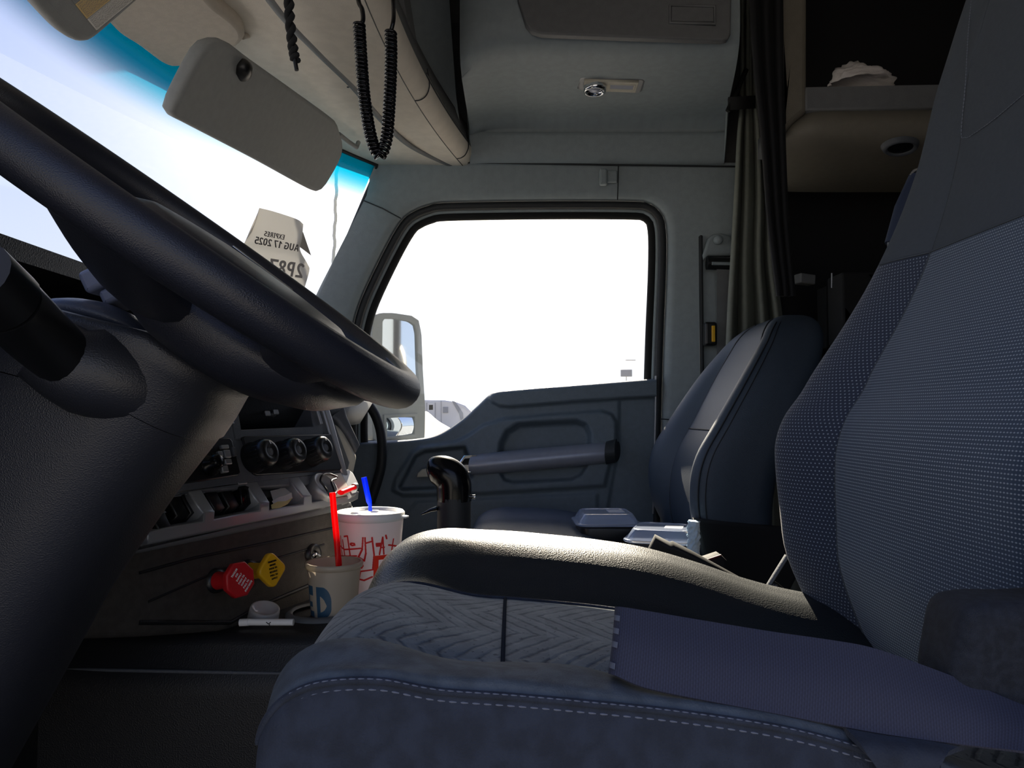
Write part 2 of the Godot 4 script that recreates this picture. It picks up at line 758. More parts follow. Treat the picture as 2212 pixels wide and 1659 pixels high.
func build_windshield() -> void:
	var st := st_new()
	var g := []
	for i in 13:
		var r := []
		for j in 29:
			r.append(wind(lerpf(-0.12, 0.672, i / 12.0), lerpf(0.12, 1.955, j / 28.0)))
		g.append(r)
	quads(st, g)
	var w := struct("window_1", st, M.glass, "wide curved windshield with a teal shade band across its top", "windshield")
	# dyed shade band in the top of the glass
	st = st_new()
	sg += 1
	st.set_smooth_group(sg)
	var rows := 14
	for i in rows:
		for j in 28:
			var q := []
			for k in [[i, j], [i, j + 1], [i + 1, j + 1], [i + 1, j]]:
				var h := lerpf(0.672, 0.548, float(k[0]) / rows)
				var a := 1.0 - pow(smoothstep(0.25, 1.0, float(k[0]) / rows), 2.0)
				q.append([wind(h, lerpf(0.12, 1.955, k[1] / 28.0)) + Vector3(0.003, 0, 0), a])
			for k in [0, 1, 2, 0, 2, 3]:
				st.set_color(Color(1, 1, 1, q[k][1]))
				st.add_vertex(q[k][0])
	var tm := mat(rgb(0, 112, 142), 0.5)
	tm.transparency = BaseMaterial3D.TRANSPARENCY_ALPHA
	tm.metallic_specular = 0.1
	tm.vertex_color_use_as_albedo = true
	tm.backlight_enabled = true
	tm.backlight = Color(1.7, 1.7, 1.7)
	obj("shade_band", st, tm, w, "teal tinted band fading downwards")
	# rubber edging
	st = st_new()
	var path := []
	for j in 29:
		path.append(wind(0.668, lerpf(0.12, 1.955, j / 28.0)) + Vector3(0.006, 0, 0))
	var corner := [wind(0.655, 1.965), wind(0.63, 1.968)]
	path.append_array(corner)
	for i in 10:
		path.append(wind(lerpf(0.60, -0.1, i / 9.0), 1.968))
	tube(st, path, 0.006, 8)
	obj("windshield_seal", st, M.rubber, w)
	# body above and beside the glass
	st = st_new()
	g = []
	for i in 3:
		var r := []
		for j in 29:
			var p := wind(0.672, lerpf(-0.02, 2.06, j / 28.0))
			p.y = CY + lerpf(0.672, 1.12, i / 2.0)
			r.append(p)
		g.append(r)
	slab(st, g, 0.05)
	struct("trim_1", st, M.headliner)
	st = st_new()
	box(st, V(-1.10, 0.0, -0.06), V(-0.62, 0.35, 0.13))
	box(st, V(-1.02, 0.35, -0.06), V(-0.52, 0.55, 0.13))
	box(st, V(-0.92, 0.55, -0.06), V(-0.36, 1.10, 0.13))
	struct("trim_2", st, M.trim_dark)
	# headliner under the front console
	st = st_new()
	g = []
	for i in 9:
		var r := []
		for j in 41:
			var d := lerpf(0.0, 2.0, j / 40.0)
			var a := wind(0.668, clampf(d, 0.12, 1.955))
			a.z = -d
			var b := lip(clampf(d, 0.1, 2.0), 0.665)
			b.z = -d
			var t := i / 8.0
			var p := a.lerp(b, t)
			p.y += 0.010 * sin(PI * t) * (1.0 if d < 1.8 else (2.0 - d) * 5.0)
			r.append(p)
		g.append(r)
	slab(st, g, 0.02)
	var hl := struct("trim_3", st, M.headliner, "beige headliner strip over the windshield", "headliner")
	# dark moulding that follows the glass
	st = st_new()
	var gv := []
	for q in [[2.0, -0.128, 0.667], [1.93, -0.190, 0.669], [1.816, -0.2565, 0.670], [1.66, -0.300, 0.6735], [1.507, -0.326, 0.6755], [1.35, -0.364, 0.6765], [1.1875, -0.394, 0.6765], [0.9, -0.40, 0.6765], [0.5, -0.34, 0.6765]]:
		gv.append(V(q[1], q[2], q[0]))
	tube(st, cr(gv, 6), 0.0085, 10, false, true, 0.45)
	obj("moulding", st, M.trim_dark, hl, "dark curved moulding")
	# small clips and screw covers in the headliner
	for q in [[545, 72, 1.32, 0.013], [572, 136, 1.45, 0.008], [752, 183, 1.5, 0.004], [846, 282, 1.78, 0.004]]:
		st = st_new()
		var p := W(q[0], q[1], q[2])
		lathe(st, at(p, Vector3(PI, 0, 0)), [Vector2(0, 0.006), Vector2(q[3] * 0.6, 0.006), Vector2(q[3], 0.0), Vector2(q[3], -0.03), Vector2(0, -0.03)], 16)
		obj("clip", st, M.black, hl)

# ---------- passenger side wall with the door opening ----------
var seal_px := [785, 640, 766, 700, 758, 760, 757, 860, 757, 960, 765, 1100, 790, 1250, 830, 1420, 1100, 1424, 1420, 1420, 1424, 1200, 1425, 1000, 1428, 850, 1432, 720, 1437, 600, 1438, 520, 1434, 478, 1422, 456, 1400, 441, 1370, 437, 1250, 436, 1100, 437, 960, 440, 925, 446, 893, 459, 866, 482, 830, 545]

func expand_px(a: Array, k: float) -> Array:
	var o := PackedVector2Array()
	for i in range(0, a.size(), 2):
		o.append(Vector2(a[i], a[i + 1]))
	var q := inset(o, -k)
	var r := []
	for p in q:
		r.append(p.x)
		r.append(p.y)
	return r

func build_right_wall() -> void:
	var st := st_new()
	var n := 160
	var inner := resample(cr(ws(seal_px, 1.998), 6, true), n, true)
	var inner2 := resample(cr(ws(seal_px, 2.03), 6, true), n, true)
	var mid := resample(cr(ws(expand_px(seal_px, 9), 1.969), 6, true), n, true)
	var mid2 := resample(cr(ws(expand_px(seal_px, 24), 1.961), 6, true), n, true)
	# the outer outline, matched by direction from the middle of the opening
	var c := W(1110, 900, 1.955)
	var outp := poly([690, 622, 793, 420, 800, 380, 793, 346, 1000, 350, 1720, 352, 1720, 1460, 600, 1460, 600, 820])
	var outer := []
	for p in mid2:
		var dirv := Vector2(p.x - c.x, c.y - p.y)
		var best := 1e9
		var far := Vector2(1110, 900) + dirv.normalized() * 4000.0
		for i in outp.size():
			var hit = Geometry2D.segment_intersects_segment(Vector2(1110, 900), far, outp[i], outp[(i + 1) % outp.size()])
			if hit != null:
				best = minf(best, (hit - Vector2(1110, 900)).length())
		var q := Vector2(1110, 900) + dirv.normalized() * best
		outer.append(W(q.x, q.y, 1.957))
	quads(st, [outer, mid2, mid, inner, inner2], true)
	var back := []
	for p in outer:
		back.append(p + Vector3(0, 0, -0.08))
	quads(st, [back, outer], true)
	var wall := struct("wall_right", st, M.trim, "grey moulded trim round the passenger door opening", "wall")
	# blocks behind the trim so that no light leaks in
	st = st_new()
	box(st, V(0.58, -0.70, 2.04), V(2.1, 1.10, 2.12))
	box(st, V(-0.36, 0.66, 2.04), V(0.6, 1.10, 2.12))
	box(st, V(-1.15, -0.70, 2.02), V(-0.47, 0.0, 2.12))
	box(st, V(-0.6, -0.70, 2.04), V(0.6, -0.60, 2.12))
	obj("wall_panel", st, M.trim_dark, wall)
	st = st_new()
	box(st, V(0.69, -0.70, 1.95), V(2.1, 0.62, 2.03))
	obj("sleeper_panel", st, M.sleeper, wall)
	# seams
	st = st_new()
	tube(st, ws([783, 432, 826, 450, 866, 472], 1.953), 0.0016, 6)
	tube(st, ws([1336, 352, 1335, 400, 1334, 432], 1.953), 0.0014, 6)
	tube(st, ws([793, 349, 1000, 351, 1300, 356, 1600, 360], 1.950), 0.0024, 6)
	tube(st, ws([1426, 905, 1470, 908, 1520, 910], 1.953), 0.0014, 6)
	obj("seam", st, M.rubber, wall)
	# coat hook
	var hk := thing("coat_hook", "small grey moulded coat hook above the passenger window", "hook", W(1311, 383, 1.955))
	st = st_new()
	rbox(st, at(W(1303, 383, 1.947)), Vector3(0.022, 0.045, 0.02), 0.006)
	obj("hook_body", st, M.trim, hk)
	st = st_new()
	rbox(st, at(W(1322, 382, 1.950)), Vector3(0.027, 0.032, 0.012), 0.003)
	obj("hook_button", st, M.trim, hk)
	# pillar belt: anchor, height adjuster, webbing
	var bt := thing("passenger_seat_belt", "passenger seat belt hanging from its bolted pillar anchor beside the curtain", "seat belt", W(1550, 520, 1.95))
	st = st_new()
	plate(st, Transform3D(Basis.IDENTITY, W(1552, 540, 1.935)), pls(Transform3D(Basis.IDENTITY, W(1552, 540, 1.935)), [1530, 515, 1540, 506, 1560, 503, 1580, 510, 1590, 530, 1592, 552, 1530, 552, 1521, 560, 1519, 550]), 0.02, 0.006)
	obj("anchor", st, M.trim, bt)
	st = st_new()
	lathe(st, at(W(1553, 517, 1.918), Vector3(PI / 2, 0, 0)), [Vector2(0, 0.008), Vector2(0.009, 0.006), Vector2(0.0115, 0.0), Vector2(0.0115, -0.014), Vector2(0, -0.014)], 20)
	obj("anchor_bolt", st, M.trim, bt)
	st = st_new()
	tube(st, [W(1527, 569, 1.928), W(1600, 571, 1.928)], 0.017, 14)
	obj("guide_loop", st, M.black, bt)
	st = st_new()
	tube(st, [W(1538, 569, 1.910), W(1600, 570, 1.910)], 0.0045, 8)
	obj("guide_bar", st, M.trim, bt)
	st = st_new()
	slab(st, smooth([ws([1548, 575, 1575, 575, 1602, 575], 1.925), ws([1548, 800, 1575, 800, 1602, 800], 1.93), ws([1546, 1060, 1575, 1060, 1602, 1060], 1.93)], 4, 6), 0.002)
	obj("webbing", st, M.trim_dark, bt)
	st = st_new()
	rbox(st, at(W(1516, 760, 1.953)), Vector3(0.008, 0.62, 0.016), 0.003)
	obj("track", st, M.rubber, bt)
	st = st_new()
	rbox(st, at(W(1533, 722, 1.925)), Vector3(0.031, 0.062, 0.03), 0.006)
	obj("stop_block", st, M.black, bt)
	st = st_new()
	rbox(st, at(W(1541, 721, 1.907)), Vector3(0.0085, 0.042, 0.006), 0.0015)
	obj("warning_tab", st, M.yellow, bt, "small yellow tab")

# ---------- passenger door ----------
func build_door() -> void:
	var door := thing("door_1", "grey passenger door with framed window, armrest and pull handle", "door", W(1100, 1420, 1.99))
	door.set_meta("kind", "structure")
	var loop := cr(ws(expand_px(seal_px, -7), 1.992), 4, true)
	var st := st_new()
	tube(st, loop, 0.0105, 10, true)
	obj("door_seal", st, M.rubber, door)
	st = st_new()
	var n := 200
	quads(st, [resample(cr(ws(expand_px(seal_px, -11), 2.005), 4, true), n, true), resample(cr(ws(expand_px(seal_px, -18), 1.998), 4, true), n, true), resample(cr(ws(expand_px(seal_px, -22), 2.004), 4, true), n, true), resample(cr(ws(expand_px(seal_px, -24), 2.03), 4, true), n, true)], true)
	obj("window_frame", st, M.trim, door)
	st = st_new()
	tube(st, cr(ws(expand_px(seal_px, -29), 2.016), 4, true), 0.0115, 10, true)
	obj("glass_run", st, M.black_matte, door)
	# the glass
	st = st_new()
	var gl := PackedVector2Array()
	var t := Transform3D(Basis.IDENTITY, V(0, 0, 2.026))
	var lo := expand_px(seal_px, -24)
	plate(st, t, pls(t, lo), 0.004, 0.0005, 1)
	obj("window_pane", st, M.glass, door)
	# panel in relief
	var top := [[745, 958], [800, 955], [900, 948], [950, 937], [1000, 905], [1032, 876], [1062, 850], [1100, 843], [1250, 831], [1418, 818]]
	var feats := [
		[poly([1056, 858, 1064, 846, 1100, 838, 1250, 826, 1430, 812, 1430, 856, 1250, 867, 1100, 879, 1078, 877, 1062, 868]), 0.020, 7.0],
		[poly([849, 1060, 853, 1036, 889, 978, 906, 965, 987, 953, 1010, 942, 1044, 918, 1088, 905, 1200, 895, 1300, 888, 1321, 895, 1332, 912, 1331, 947, 1306, 1050, 1050, 1066, 870, 1071]), 0.014, 9.0],
		[poly([863, 1052, 898, 985, 917, 975, 1003, 966, 1008, 976, 1020, 1028, 1000, 1045, 945, 1054, 868, 1057]), -0.045, 9.0],
		[poly([1080, 985, 1083, 958, 1096, 933, 1120, 918, 1180, 914, 1246, 911, 1265, 919, 1273, 937, 1274, 975]), -0.035, 16.0],
		[poly([1080, 1020, 1090, 1037, 1108, 1042, 1234, 1036, 1254, 1026, 1268, 1005, 1180, 1000]), -0.022, 9.0],
		[poly([1338, 860, 1337, 960, 1312, 1100, 1303, 1330, 1440, 1330, 1440, 860]), -0.007, 7.0],
		[poly([840, 1150, 900, 1085, 1040, 1078, 1290, 1066, 1290, 1240, 840, 1240]), 0.006, 9.0],
	]
	var boxes := []
	for f in feats:
		var lo2 := Vector2(1e9, 1e9)
		var hi2 := Vector2(-1e9, -1e9)
		for p in f[0]:
			lo2 = lo2.min(p)
			hi2 = hi2.max(p)
		boxes.append(Rect2(lo2, hi2 - lo2).grow(f[2]))
	var g := []
	for i in 121:
		g.append([])
	for j in 226:
		var px := lerpf(745, 1418, j / 225.0)
		var ty := crf(top, px)
		for i in 121:
			var v := i / 120.0
			var py := lerpf(ty, 1240.0, v)
			var h := 0.0
			for k in feats.size():
				if boxes[k].has_point(Vector2(px, py)):
					var e: float = feats[k][2]
					h += feats[k][1] * smoothstep(e * 0.5, -e * 0.5, sdf(Vector2(px, py), feats[k][0]))
			var edge := clampf((py - ty) / 7.0, 0, 1)
			h -= 0.018 * (1.0 - sqrt(1.0 - (1.0 - edge) * (1.0 - edge)))
			g[i].append(W(px, py, 1.980 - h))
	st = st_new()
	quads(st, g)
	var ledge := []
	var ledge2 := []
	for p in g[0]:
		ledge.append(p + Vector3(0, -0.004, -0.045))
		ledge2.append(p + Vector3(0, -0.4, -0.05))
	quads(st, [ledge2, ledge, g[0]])
	obj("door_panel", st, M.door, door)
	# armrest bar
	st = st_new()
	var rings := []
	for i in 13:
		var u := i / 12.0
		var c := W(lerpf(1022, 1312, u), lerpf(1004, 978, u), 1.972)
		var ring := []
		for k in 20:
			var a := TAU * k / 20
			var s := 1.0 if u > 0.06 and u < 0.94 else 0.93
			ring.append(c + Vector3(sin(a) * -0.010, cos(a) * 0.0285 * s, maxf(sin(a), -0.25) * 0.044 * s))
		rings.append(ring)
	loft(st, rings)
	obj("armrest", st, M.armrest, door, "silvery grey armrest bar")
	st = st_new()
	rings = []
	for i in 4:
		var u := i / 3.0
		var c := W(lerpf(1311, 1332, u), lerpf(978, 973, u), 1.972)
		var ring := []
		for k in 20:
			var a := TAU * k / 20
			ring.append(c + Vector3(sin(a) * -0.012, cos(a) * 0.031, maxf(sin(a), -0.25) * 0.047))
		rings.append(ring)
	loft(st, rings)
	obj("armrest_cap", st, M.door_dark, door)
	# pull handle
	var hd := frame(W(1008, 1002, 1.945), Vector3(1, 0.05, 0), Vector3(0, 1, -0.3))
	st = st_new()
	plate(st, hd, pls(hd, [1031, 982, 1002, 983, 985, 1006, 1011, 1022, 1018, 1022]), 0.012, 0.004)
	obj("door_handle", st, M.chrome, door, "chrome pull handle")
	st = st_new()
	plate(st, hd * Transform3D(Basis.IDENTITY, Vector3(0, 0, 0.004)), pls(hd, [1024, 989, 1004, 991, 993, 1005, 1016, 1004]), 0.006, 0.002)
	obj("handle_inlay", st, M.gloss, door)
	st = st_new()
	var lt := Transform3D(Basis.IDENTITY, W(912, 1022, 1.97))
	plate(st, lt, pls(lt, [900, 1031, 902, 1022, 911, 1014, 925, 1012, 930, 1030]), 0.02, 0.003)
	obj("lock_lever", st, M.cream, door, "small pale lock lever")
	# metal edge strip at the shut line
	st = st_new()
	tube(st, ws([1417, 812, 1416, 900, 1412, 1080, 1411, 1110], 1.972), 0.0032, 8)
	obj("edge_strip", st, M.silver, door)
	# quarter glass divider and grab handle by the pillar
	st = st_new()
	tube(st, ws([770, 820, 769, 880, 768, 960], 2.005), 0.010, 8)
	obj("window_divider", st, M.black_matte, door)
	st = st_new()
	tube(st, cr(ws([760, 850, 790, 868, 812, 900, 824, 945, 824, 1000, 815, 1040, 800, 1085], 1.93), 6), 0.0125, 12)
	obj("grab_handle", st, M.rubber, door, "curved black grab handle")

# ---------- overhead ----------
func build_overhead() -> void:
	# front console with open bins over the windshield
	var con := thing("overhead_console", "grey overhead console with open bins above the windshield", "console", V(-0.2, 0.665, 1.0))
	var prof := [[0.0, 0.665], [0.012, 0.667], [0.023, 0.675], [0.030, 0.690], [0.031, 0.706], [0.026, 0.735], [0.016, 0.772], [0.006, 0.775], [0.0, 0.768], [-0.03, 0.745], [-0.26, 0.745], [-0.28, 0.80], [-0.28, 1.12]]
	var st := st_new()
	var g := []
	for q in prof:
		var r := []
		for j in 49:
			r.append(lip(lerpf(0.02, 1.955, j / 48.0), q[1], q[0]))
		g.append(r)
	quads(st, g, false, false, false, 0, 4)
	obj("console_lip", st, M.headliner, con)
	st = st_new()
	quads(st, g, false, false, false, 4, 8)
	obj("bin_face", st, M.trim_dark, con)  # darker grey than the lip paints in the shade on this rear-facing side
	st = st_new()
	quads(st, g, false, false, false, 8, 12)
	obj("bin_shelf", st, M.trim_dark, con)
	for q in [[0.29, 0.34], [0.90, 0.95], [1.42, 1.49]]:
		st = st_new()
		var c := [lip(q[0], 0.74, 0.022), lip(q[1], 0.74, 0.022), lip(q[1] - 0.05, 1.12, -0.03), lip(q[0] - 0.12, 1.12, -0.03)]
		var b := []
		for p in c:
			b.append(p + Vector3(-0.26, 0, 0))
		loft(st, [b, c])
		obj("bin_divider", st, M.trim_dark, con)
	st = st_new()
	var e := [V(-0.128, 0.700, 1.86), V(-0.140, 0.80, 1.82), V(-0.160, 1.12, 1.74), V(-0.45, 1.12, 1.74), V(-0.42, 0.70, 1.86)]
	var e2 := []
	for p in e:
		e2.append(p + Vector3(0, 0, -0.03))
	loft(st, [e2, e])
	obj("bin_end", st, M.trim, con)
	st = st_new()
	var seam1 := []
	for j in 20:
		seam1.append(lip(lerpf(1.0, 1.955, j / 19.0), 0.6655, 0.001))
	tube(st, seam1, 0.0013, 5)
	for d in [1.545, 1.90]:
		var s := []
		for q in prof.slice(0, 6):
			s.append(lip(d, q[1], q[0]) + Vector3(0.0008, -0.0004, 0))
		tube(st, cr(s, 4), 0.0012, 5)
	var s3 := []
	for j in 20:
		s3.append(lip(lerpf(1.52, 1.90, j / 19.0), 0.712, 0.0318))
	tube(st, s3, 0.0016, 5)
	obj("seam", st, M.rubber, con)

	# side cabinet above the passenger door
	var cab := thing("overhead_cabinet", "dark grey overhead cabinet above the passenger window", "cabinet", V(0.2, 0.67, 1.95))
	var pr := [[1.957, 0.667], [1.946, 0.670], [1.938, 0.681], [1.931, 0.70], [1.927, 0.735], [1.928, 0.745], [1.940, 0.751], [1.928, 0.757], [1.922, 0.766], [1.895, 0.775], [1.85, 0.777], [1.62, 0.768], [1.57, 0.770], [1.530, 0.779], [1.511, 0.797], [1.505, 0.83], [1.505, 1.12]]
	st = st_new()
	g = []
	for q in pr:
		var r := []
		var x1 := lerpf(0.4725, 0.565, clampf((q[0] - 1.5) / 0.43, 0, 1))
		for j in 25:
			var x := lerpf(-0.112, x1, j / 24.0)
			var d: float = q[0]
			var k := clampf((0.02 - x) / 0.132, 0, 1)
			if q[0] < 1.60: # rounded front corner
				d += 0.05 * (1.0 - sqrt(1.0 - k * k))
			elif q[1] > 0.752:
				d = minf(d, 1.93) - 0.0
			r.append(V(x, q[1] - (0.02 * pow(k, 3.0) if q[1] > 0.755 and q[1] < 0.80 else 0.0), d))
		g.append(r)
	quads(st, g)
	var endr := []
	var endl := []
	for r in g:
		endr.append(r[-1])
		endl.append(r[0])
	fan(st, endr)
	fan(st, endl)
	obj("cabinet_body", st, M.trim, cab)
	st = st_new()
	var t := Transform3D(Basis.IDENTITY, V(0, 0, 1.492))
	plate(st, t, pls(t, [1105, -90, 1119, 0, 1136, 52, 1148, 66, 1170, 73, 1350, 80, 1560, 87, 1573, 84, 1579, 74, 1582, -90]), 0.02, 0.004)
	var dr := obj("cabinet_door", st, M.trim_dark, cab)
	st = st_new()
	ringplate(st, Transform3D(Basis.IDENTITY, V(0, 0, 1.486)), pls(Transform3D(Basis.IDENTITY, V(0, 0, 1.486)), [1446, 8, 1547, 10, 1547, 53, 1446, 49]), pls(Transform3D(Basis.IDENTITY, V(0, 0, 1.486)), [1450, 12, 1543, 14, 1543, 48, 1450, 45]), 0.008)
	obj("handle_frame", st, M.trim_dark, dr)
	st = st_new()
	var hx := Transform3D(Basis.IDENTITY, V(0, 0, 1.489))
	plate(st, hx, pls(hx, [1451, 13, 1542, 15, 1542, 47, 1451, 44]), 0.006, 0.002)
	obj("cabinet_handle", st, M.trim_dark, dr)

	# dome light
	var dl := thing("dome_light", "chrome and cream map light with a round swivel lens under the passenger overhead cabinet", "lamp", W(1320, 185, 1.737))
	var pt := frame(V(0, 0.769, 1.737), Vector3(1, 0, 0), Vector3(0, 0, 1))
	st = st_new()
	plate(st, pt, pls(pt, [1251, 170, 1258, 167, 1390, 171, 1395, 176, 1387, 199, 1380, 203, 1256, 197, 1246, 194]), 0.012, 0.006)
	obj("bezel", st, M.silver, dl)
	st = st_new()
	var p2 := frame(V(0, 0.763, 1.737), Vector3(1, 0, 0), Vector3(0, 0, 1))
	plate(st, p2, pls(p2, [1262, 176, 1380, 179, 1373, 201, 1262, 197]), 0.008, 0.002)
	obj("lamp_body", st, M.cream, dl)
	st = st_new()
	var p3 := frame(V(0, 0.7615, 1.737), Vector3(1, 0, 0), Vector3(0, 0, 1))
	ringplate(st, p3, pls(p3, [1316, 182, 1374, 184, 1370, 197, 1315, 195]), pls(p3, [1319, 184, 1369, 186, 1366, 194, 1318, 192]), 0.003)
	obj("lens_frame", st, M.cream, dl)
	st = st_new()
	plate(st, p3, pls(p3, [1319, 184, 1369, 186, 1366, 194, 1318, 192]), 0.002, 0.0005)
	obj("lamp_lens", st, M.armrest, dl)
	st = st_new()
	var le := frame(pp(p2, 1285, 188), Vector3(1, 0, 0), Vector3(0, 0, -1))
	var lb := Transform3D(Basis(Vector3(1, 0, 0), Vector3(0, -1, 0), Vector3(0, 0, -1)), pp(p2, 1285, 188))
	lathe(st, lb, [Vector2(0.019, 0.006), Vector2(0.022, 0.013), Vector2(0.025, 0.013), Vector2(0.027, 0.006), Vector2(0.027, -0.002)], 28)
	obj("lens_ring", st, M.chrome, dl)
	st = st_new()
	lathe(st, lb, [Vector2(0, 0.013), Vector2(0.006, 0.012), Vector2(0.012, 0.0095), Vector2(0.017, 0.005)], 24)
	obj("swivel_lens", st, M.glass_dark if M.has("glass_dark") else M.armrest, dl)

	# sun visors
	var vis := thing("sun_visor", "grey sun visor swung down in front of the passenger half of the windshield", "sun visor", W(560, 250, 1.4))
	# hinge rod runs along the top edge
	var va := W(500, 128, 1.17)
	var vb := W(728, 285, 1.62)
	var vc := W(690, 412, 1.60)
	var vd := W(378, 250, 1.12)
	var vx := (vb - va).normalized()
	var ft := frame(va, vx, (va - vd))
	st = st_new()
	plate(st, ft, soft(pls(ft, [436, 116, 450, 100, 472, 92, 500, 96, 545, 130, 640, 198, 722, 258, 733, 275, 742, 330, 706, 400, 692, 413, 672, 411, 560, 350, 402, 268, 380, 256, 376, 236, 400, 182]), 72), 0.026, 0.009, 4)
	obj("visor_panel", st, M.visor, vis)
	st = st_new()
	tube(st, [pp(ft, 732, 290, -0.014), pp(ft, 752, 306, -0.012), W(770, 318, 1.74), W(774, 308, 1.78)], 0.0055, 10)
	obj("visor_rod", st, M.visor, vis)
	st = st_new()
	lathe(st, at(pp(ft, 524, 145, 0.002), Vector3(PI / 2, 0.4, 0)), [Vector2(0, 0.012), Vector2(0.010, 0.010), Vector2(0.016, 0.0), Vector2(0.016, -0.02)], 20)
	obj("visor_pivot", st, M.black, vis)

	# the middle visor folded up against the headliner
	var v2 := thing("sun_visor", "pale beige sun visor folded up flat beside the labelled visor", "sun visor", W(400, 60, 1.2))
	var f2 := frame(V(-0.56, 0.640, 1.1), Vector3(0, 0.0, -1), Vector3(1, 0.16, 0.0))
	st = st_new()
	plate(st, f2, soft(pls(f2, [240, 60, 300, 104, 340, 134, 360, 145, 382, 148, 440, 139, 500, 112, 526, 92, 530, 76, 515, 52, 470, 16, 400, -40, 180, -50]), 72), 0.03, 0.012, 4)
	obj("visor_panel", st, M.visor_light, v2)
	st = st_new()
	tube(st, [pp(f2, 524, 78, -0.015), W(548, 72, 1.32)], 0.006, 10)
	obj("visor_rod", st, M.visor_light, v2)

	# driver's visor with its label
	var v3 := thing("sun_visor", "brownish grey sun visor with a yellow and white printed label at the top left", "sun visor", W(190, 30, 0.85))
	var f3 := frame(W(190, 40, 0.86), W(305, 0, 0.90) - W(190, 95, 0.86), W(60, 0, 0.74) - W(190, 95, 0.86))
	st = st_new()
	plate(st, f3, soft(pls(f3, [40, -60, 74, 0, 128, 62, 150, 82, 170, 94, 188, 96, 206, 88, 240, 60, 312, -4, 380, -70]), 72), 0.028, 0.011, 4)
	obj("visor_panel", st, M.visor, v3)
	st = st_new()
	var f4 := Transform3D(f3.basis, f3.origin + f3.basis.z.normalized() * 0.0008)
	var lo := pls(f4, [143, -14, 208, 66, 296, -6, 230, -88])
	sg += 1
	st.set_smooth_group(sg)
	var uvq := [Vector2(0, 1), Vector2(1, 1), Vector2(1, 0), Vector2(0, 0)]
	var cor := []
	for p in lo:
		cor.append(f4 * Vector3(p.x, p.y, 0))
	for k in [0, 1, 2, 0, 2, 3]:
		st.set_uv(uvq[k])
		st.add_vertex(cor[k])
	var lm := mat(Color(1, 1, 1), 0.5)
	lm.albedo_texture = label_tex()
	obj("warning_label", st, lm, v3, "yellow and white printed warning label")

	# coiled microphone cord and a loose braided strap
	var cc := thing("coiled_cord", "black coiled microphone cord hanging in a loop in front of the headliner", "cord", W(808, 340, 0.86))
	var cp := cr(ws([776, 52, 780, 120, 786, 200, 796, 270, 806, 312, 817, 334, 826, 330, 835, 300, 839, 260, 843, 190, 845, 120, 844, 68], 0.86), 16)
	cp = resample(cp, 1100)
	var hel := []
	var up := Vector3(0, 0, 1)
	for i in cp.size():
		var tg: Vector3 = (cp[mini(i + 1, cp.size() - 1)] - cp[maxi(i - 1, 0)]).normalized()
		var s := tg.cross(up).normalized()
		var a := TAU * i / 16.5
		hel.append(cp[i] + (s * cos(a) + up * sin(a)) * 0.0058)
	st = st_new()
	tube(st, hel, 0.0019, 6)
	obj("coil", st, M.gloss, cc)
	st = st_new()
	tube(st, cr([W(776, 56, 0.86), W(784, 44, 0.86), W(782, 20, 0.87), W(774, 0, 0.88), W(768, -60, 0.9)], 6), 0.0028, 8)
	tube(st, cr([W(844, 70, 0.86), W(850, 40, 0.86), W(849, 0, 0.88), W(846, -60, 0.9)], 6), 0.0026, 8)
	obj("cord_lead", st, M.gloss, cc)
	var bs := thing("braided_strap", "short black braided strap hanging free left of the coiled cord", "strap", W(640, 150, 0.9))
	for k in 2:
		st = st_new()
		var bp := []
		var base := cr(ws([622, -60, 624, 0, 626, 40, 630, 80, 634, 110, 638, 130], 0.9), 10)
		for i in base.size():
			bp.append(base[i] + Vector3(cos(i * 0.5 + PI * k), 0, sin(i * 0.5 + PI * k)) * 0.0032)
		tube(st, bp, 0.0036, 8)
		obj("strand", st, M.black_matte, bs)
	st = st_new()
	tube(st, ws([631, 100, 637, 130, 641, 152], 0.898), [0.0022, 0.0026, 0.0026], 8)
	obj("strap_end", st, M.black, bs)

func label_tex() -> ImageTexture:
	var w := 256
	var h := 320
	var im := Image.create(w, h, false, Image.FORMAT_RGB8)
	im.fill(rgb(196, 194, 190))
	im.fill_rect(Rect2i(0, 0, w, 34), rgb(150, 128, 60))
	im.fill_rect(Rect2i(70, 96, 100, 224), rgb(196, 160, 78))
	im.fill_rect(Rect2i(0, 190, 70, 130), rgb(90, 92, 96))
	var r := RandomNumberGenerator.new()
	r.seed = 4
	for c in [[6, 40, 58], [76, 40, 90], [176, 40, 74]]:
		var y: int = c[1]
		while y < 312:
			var x: int = c[0]
			while x < c[0] + c[2]:
				var k := r.randi_range(3, 12)
				im.fill_rect(Rect2i(x, y, mini(k, c[0] + c[2] - x), 3), rgb(58, 54, 50))
				x += k + 3
			y += 7
	im.fill_rect(Rect2i(68, 36, 3, 284), rgb(60, 58, 54))
	im.fill_rect(Rect2i(171, 36, 3, 284), rgb(60, 58, 54))
	return ImageTexture.create_from_image(im)

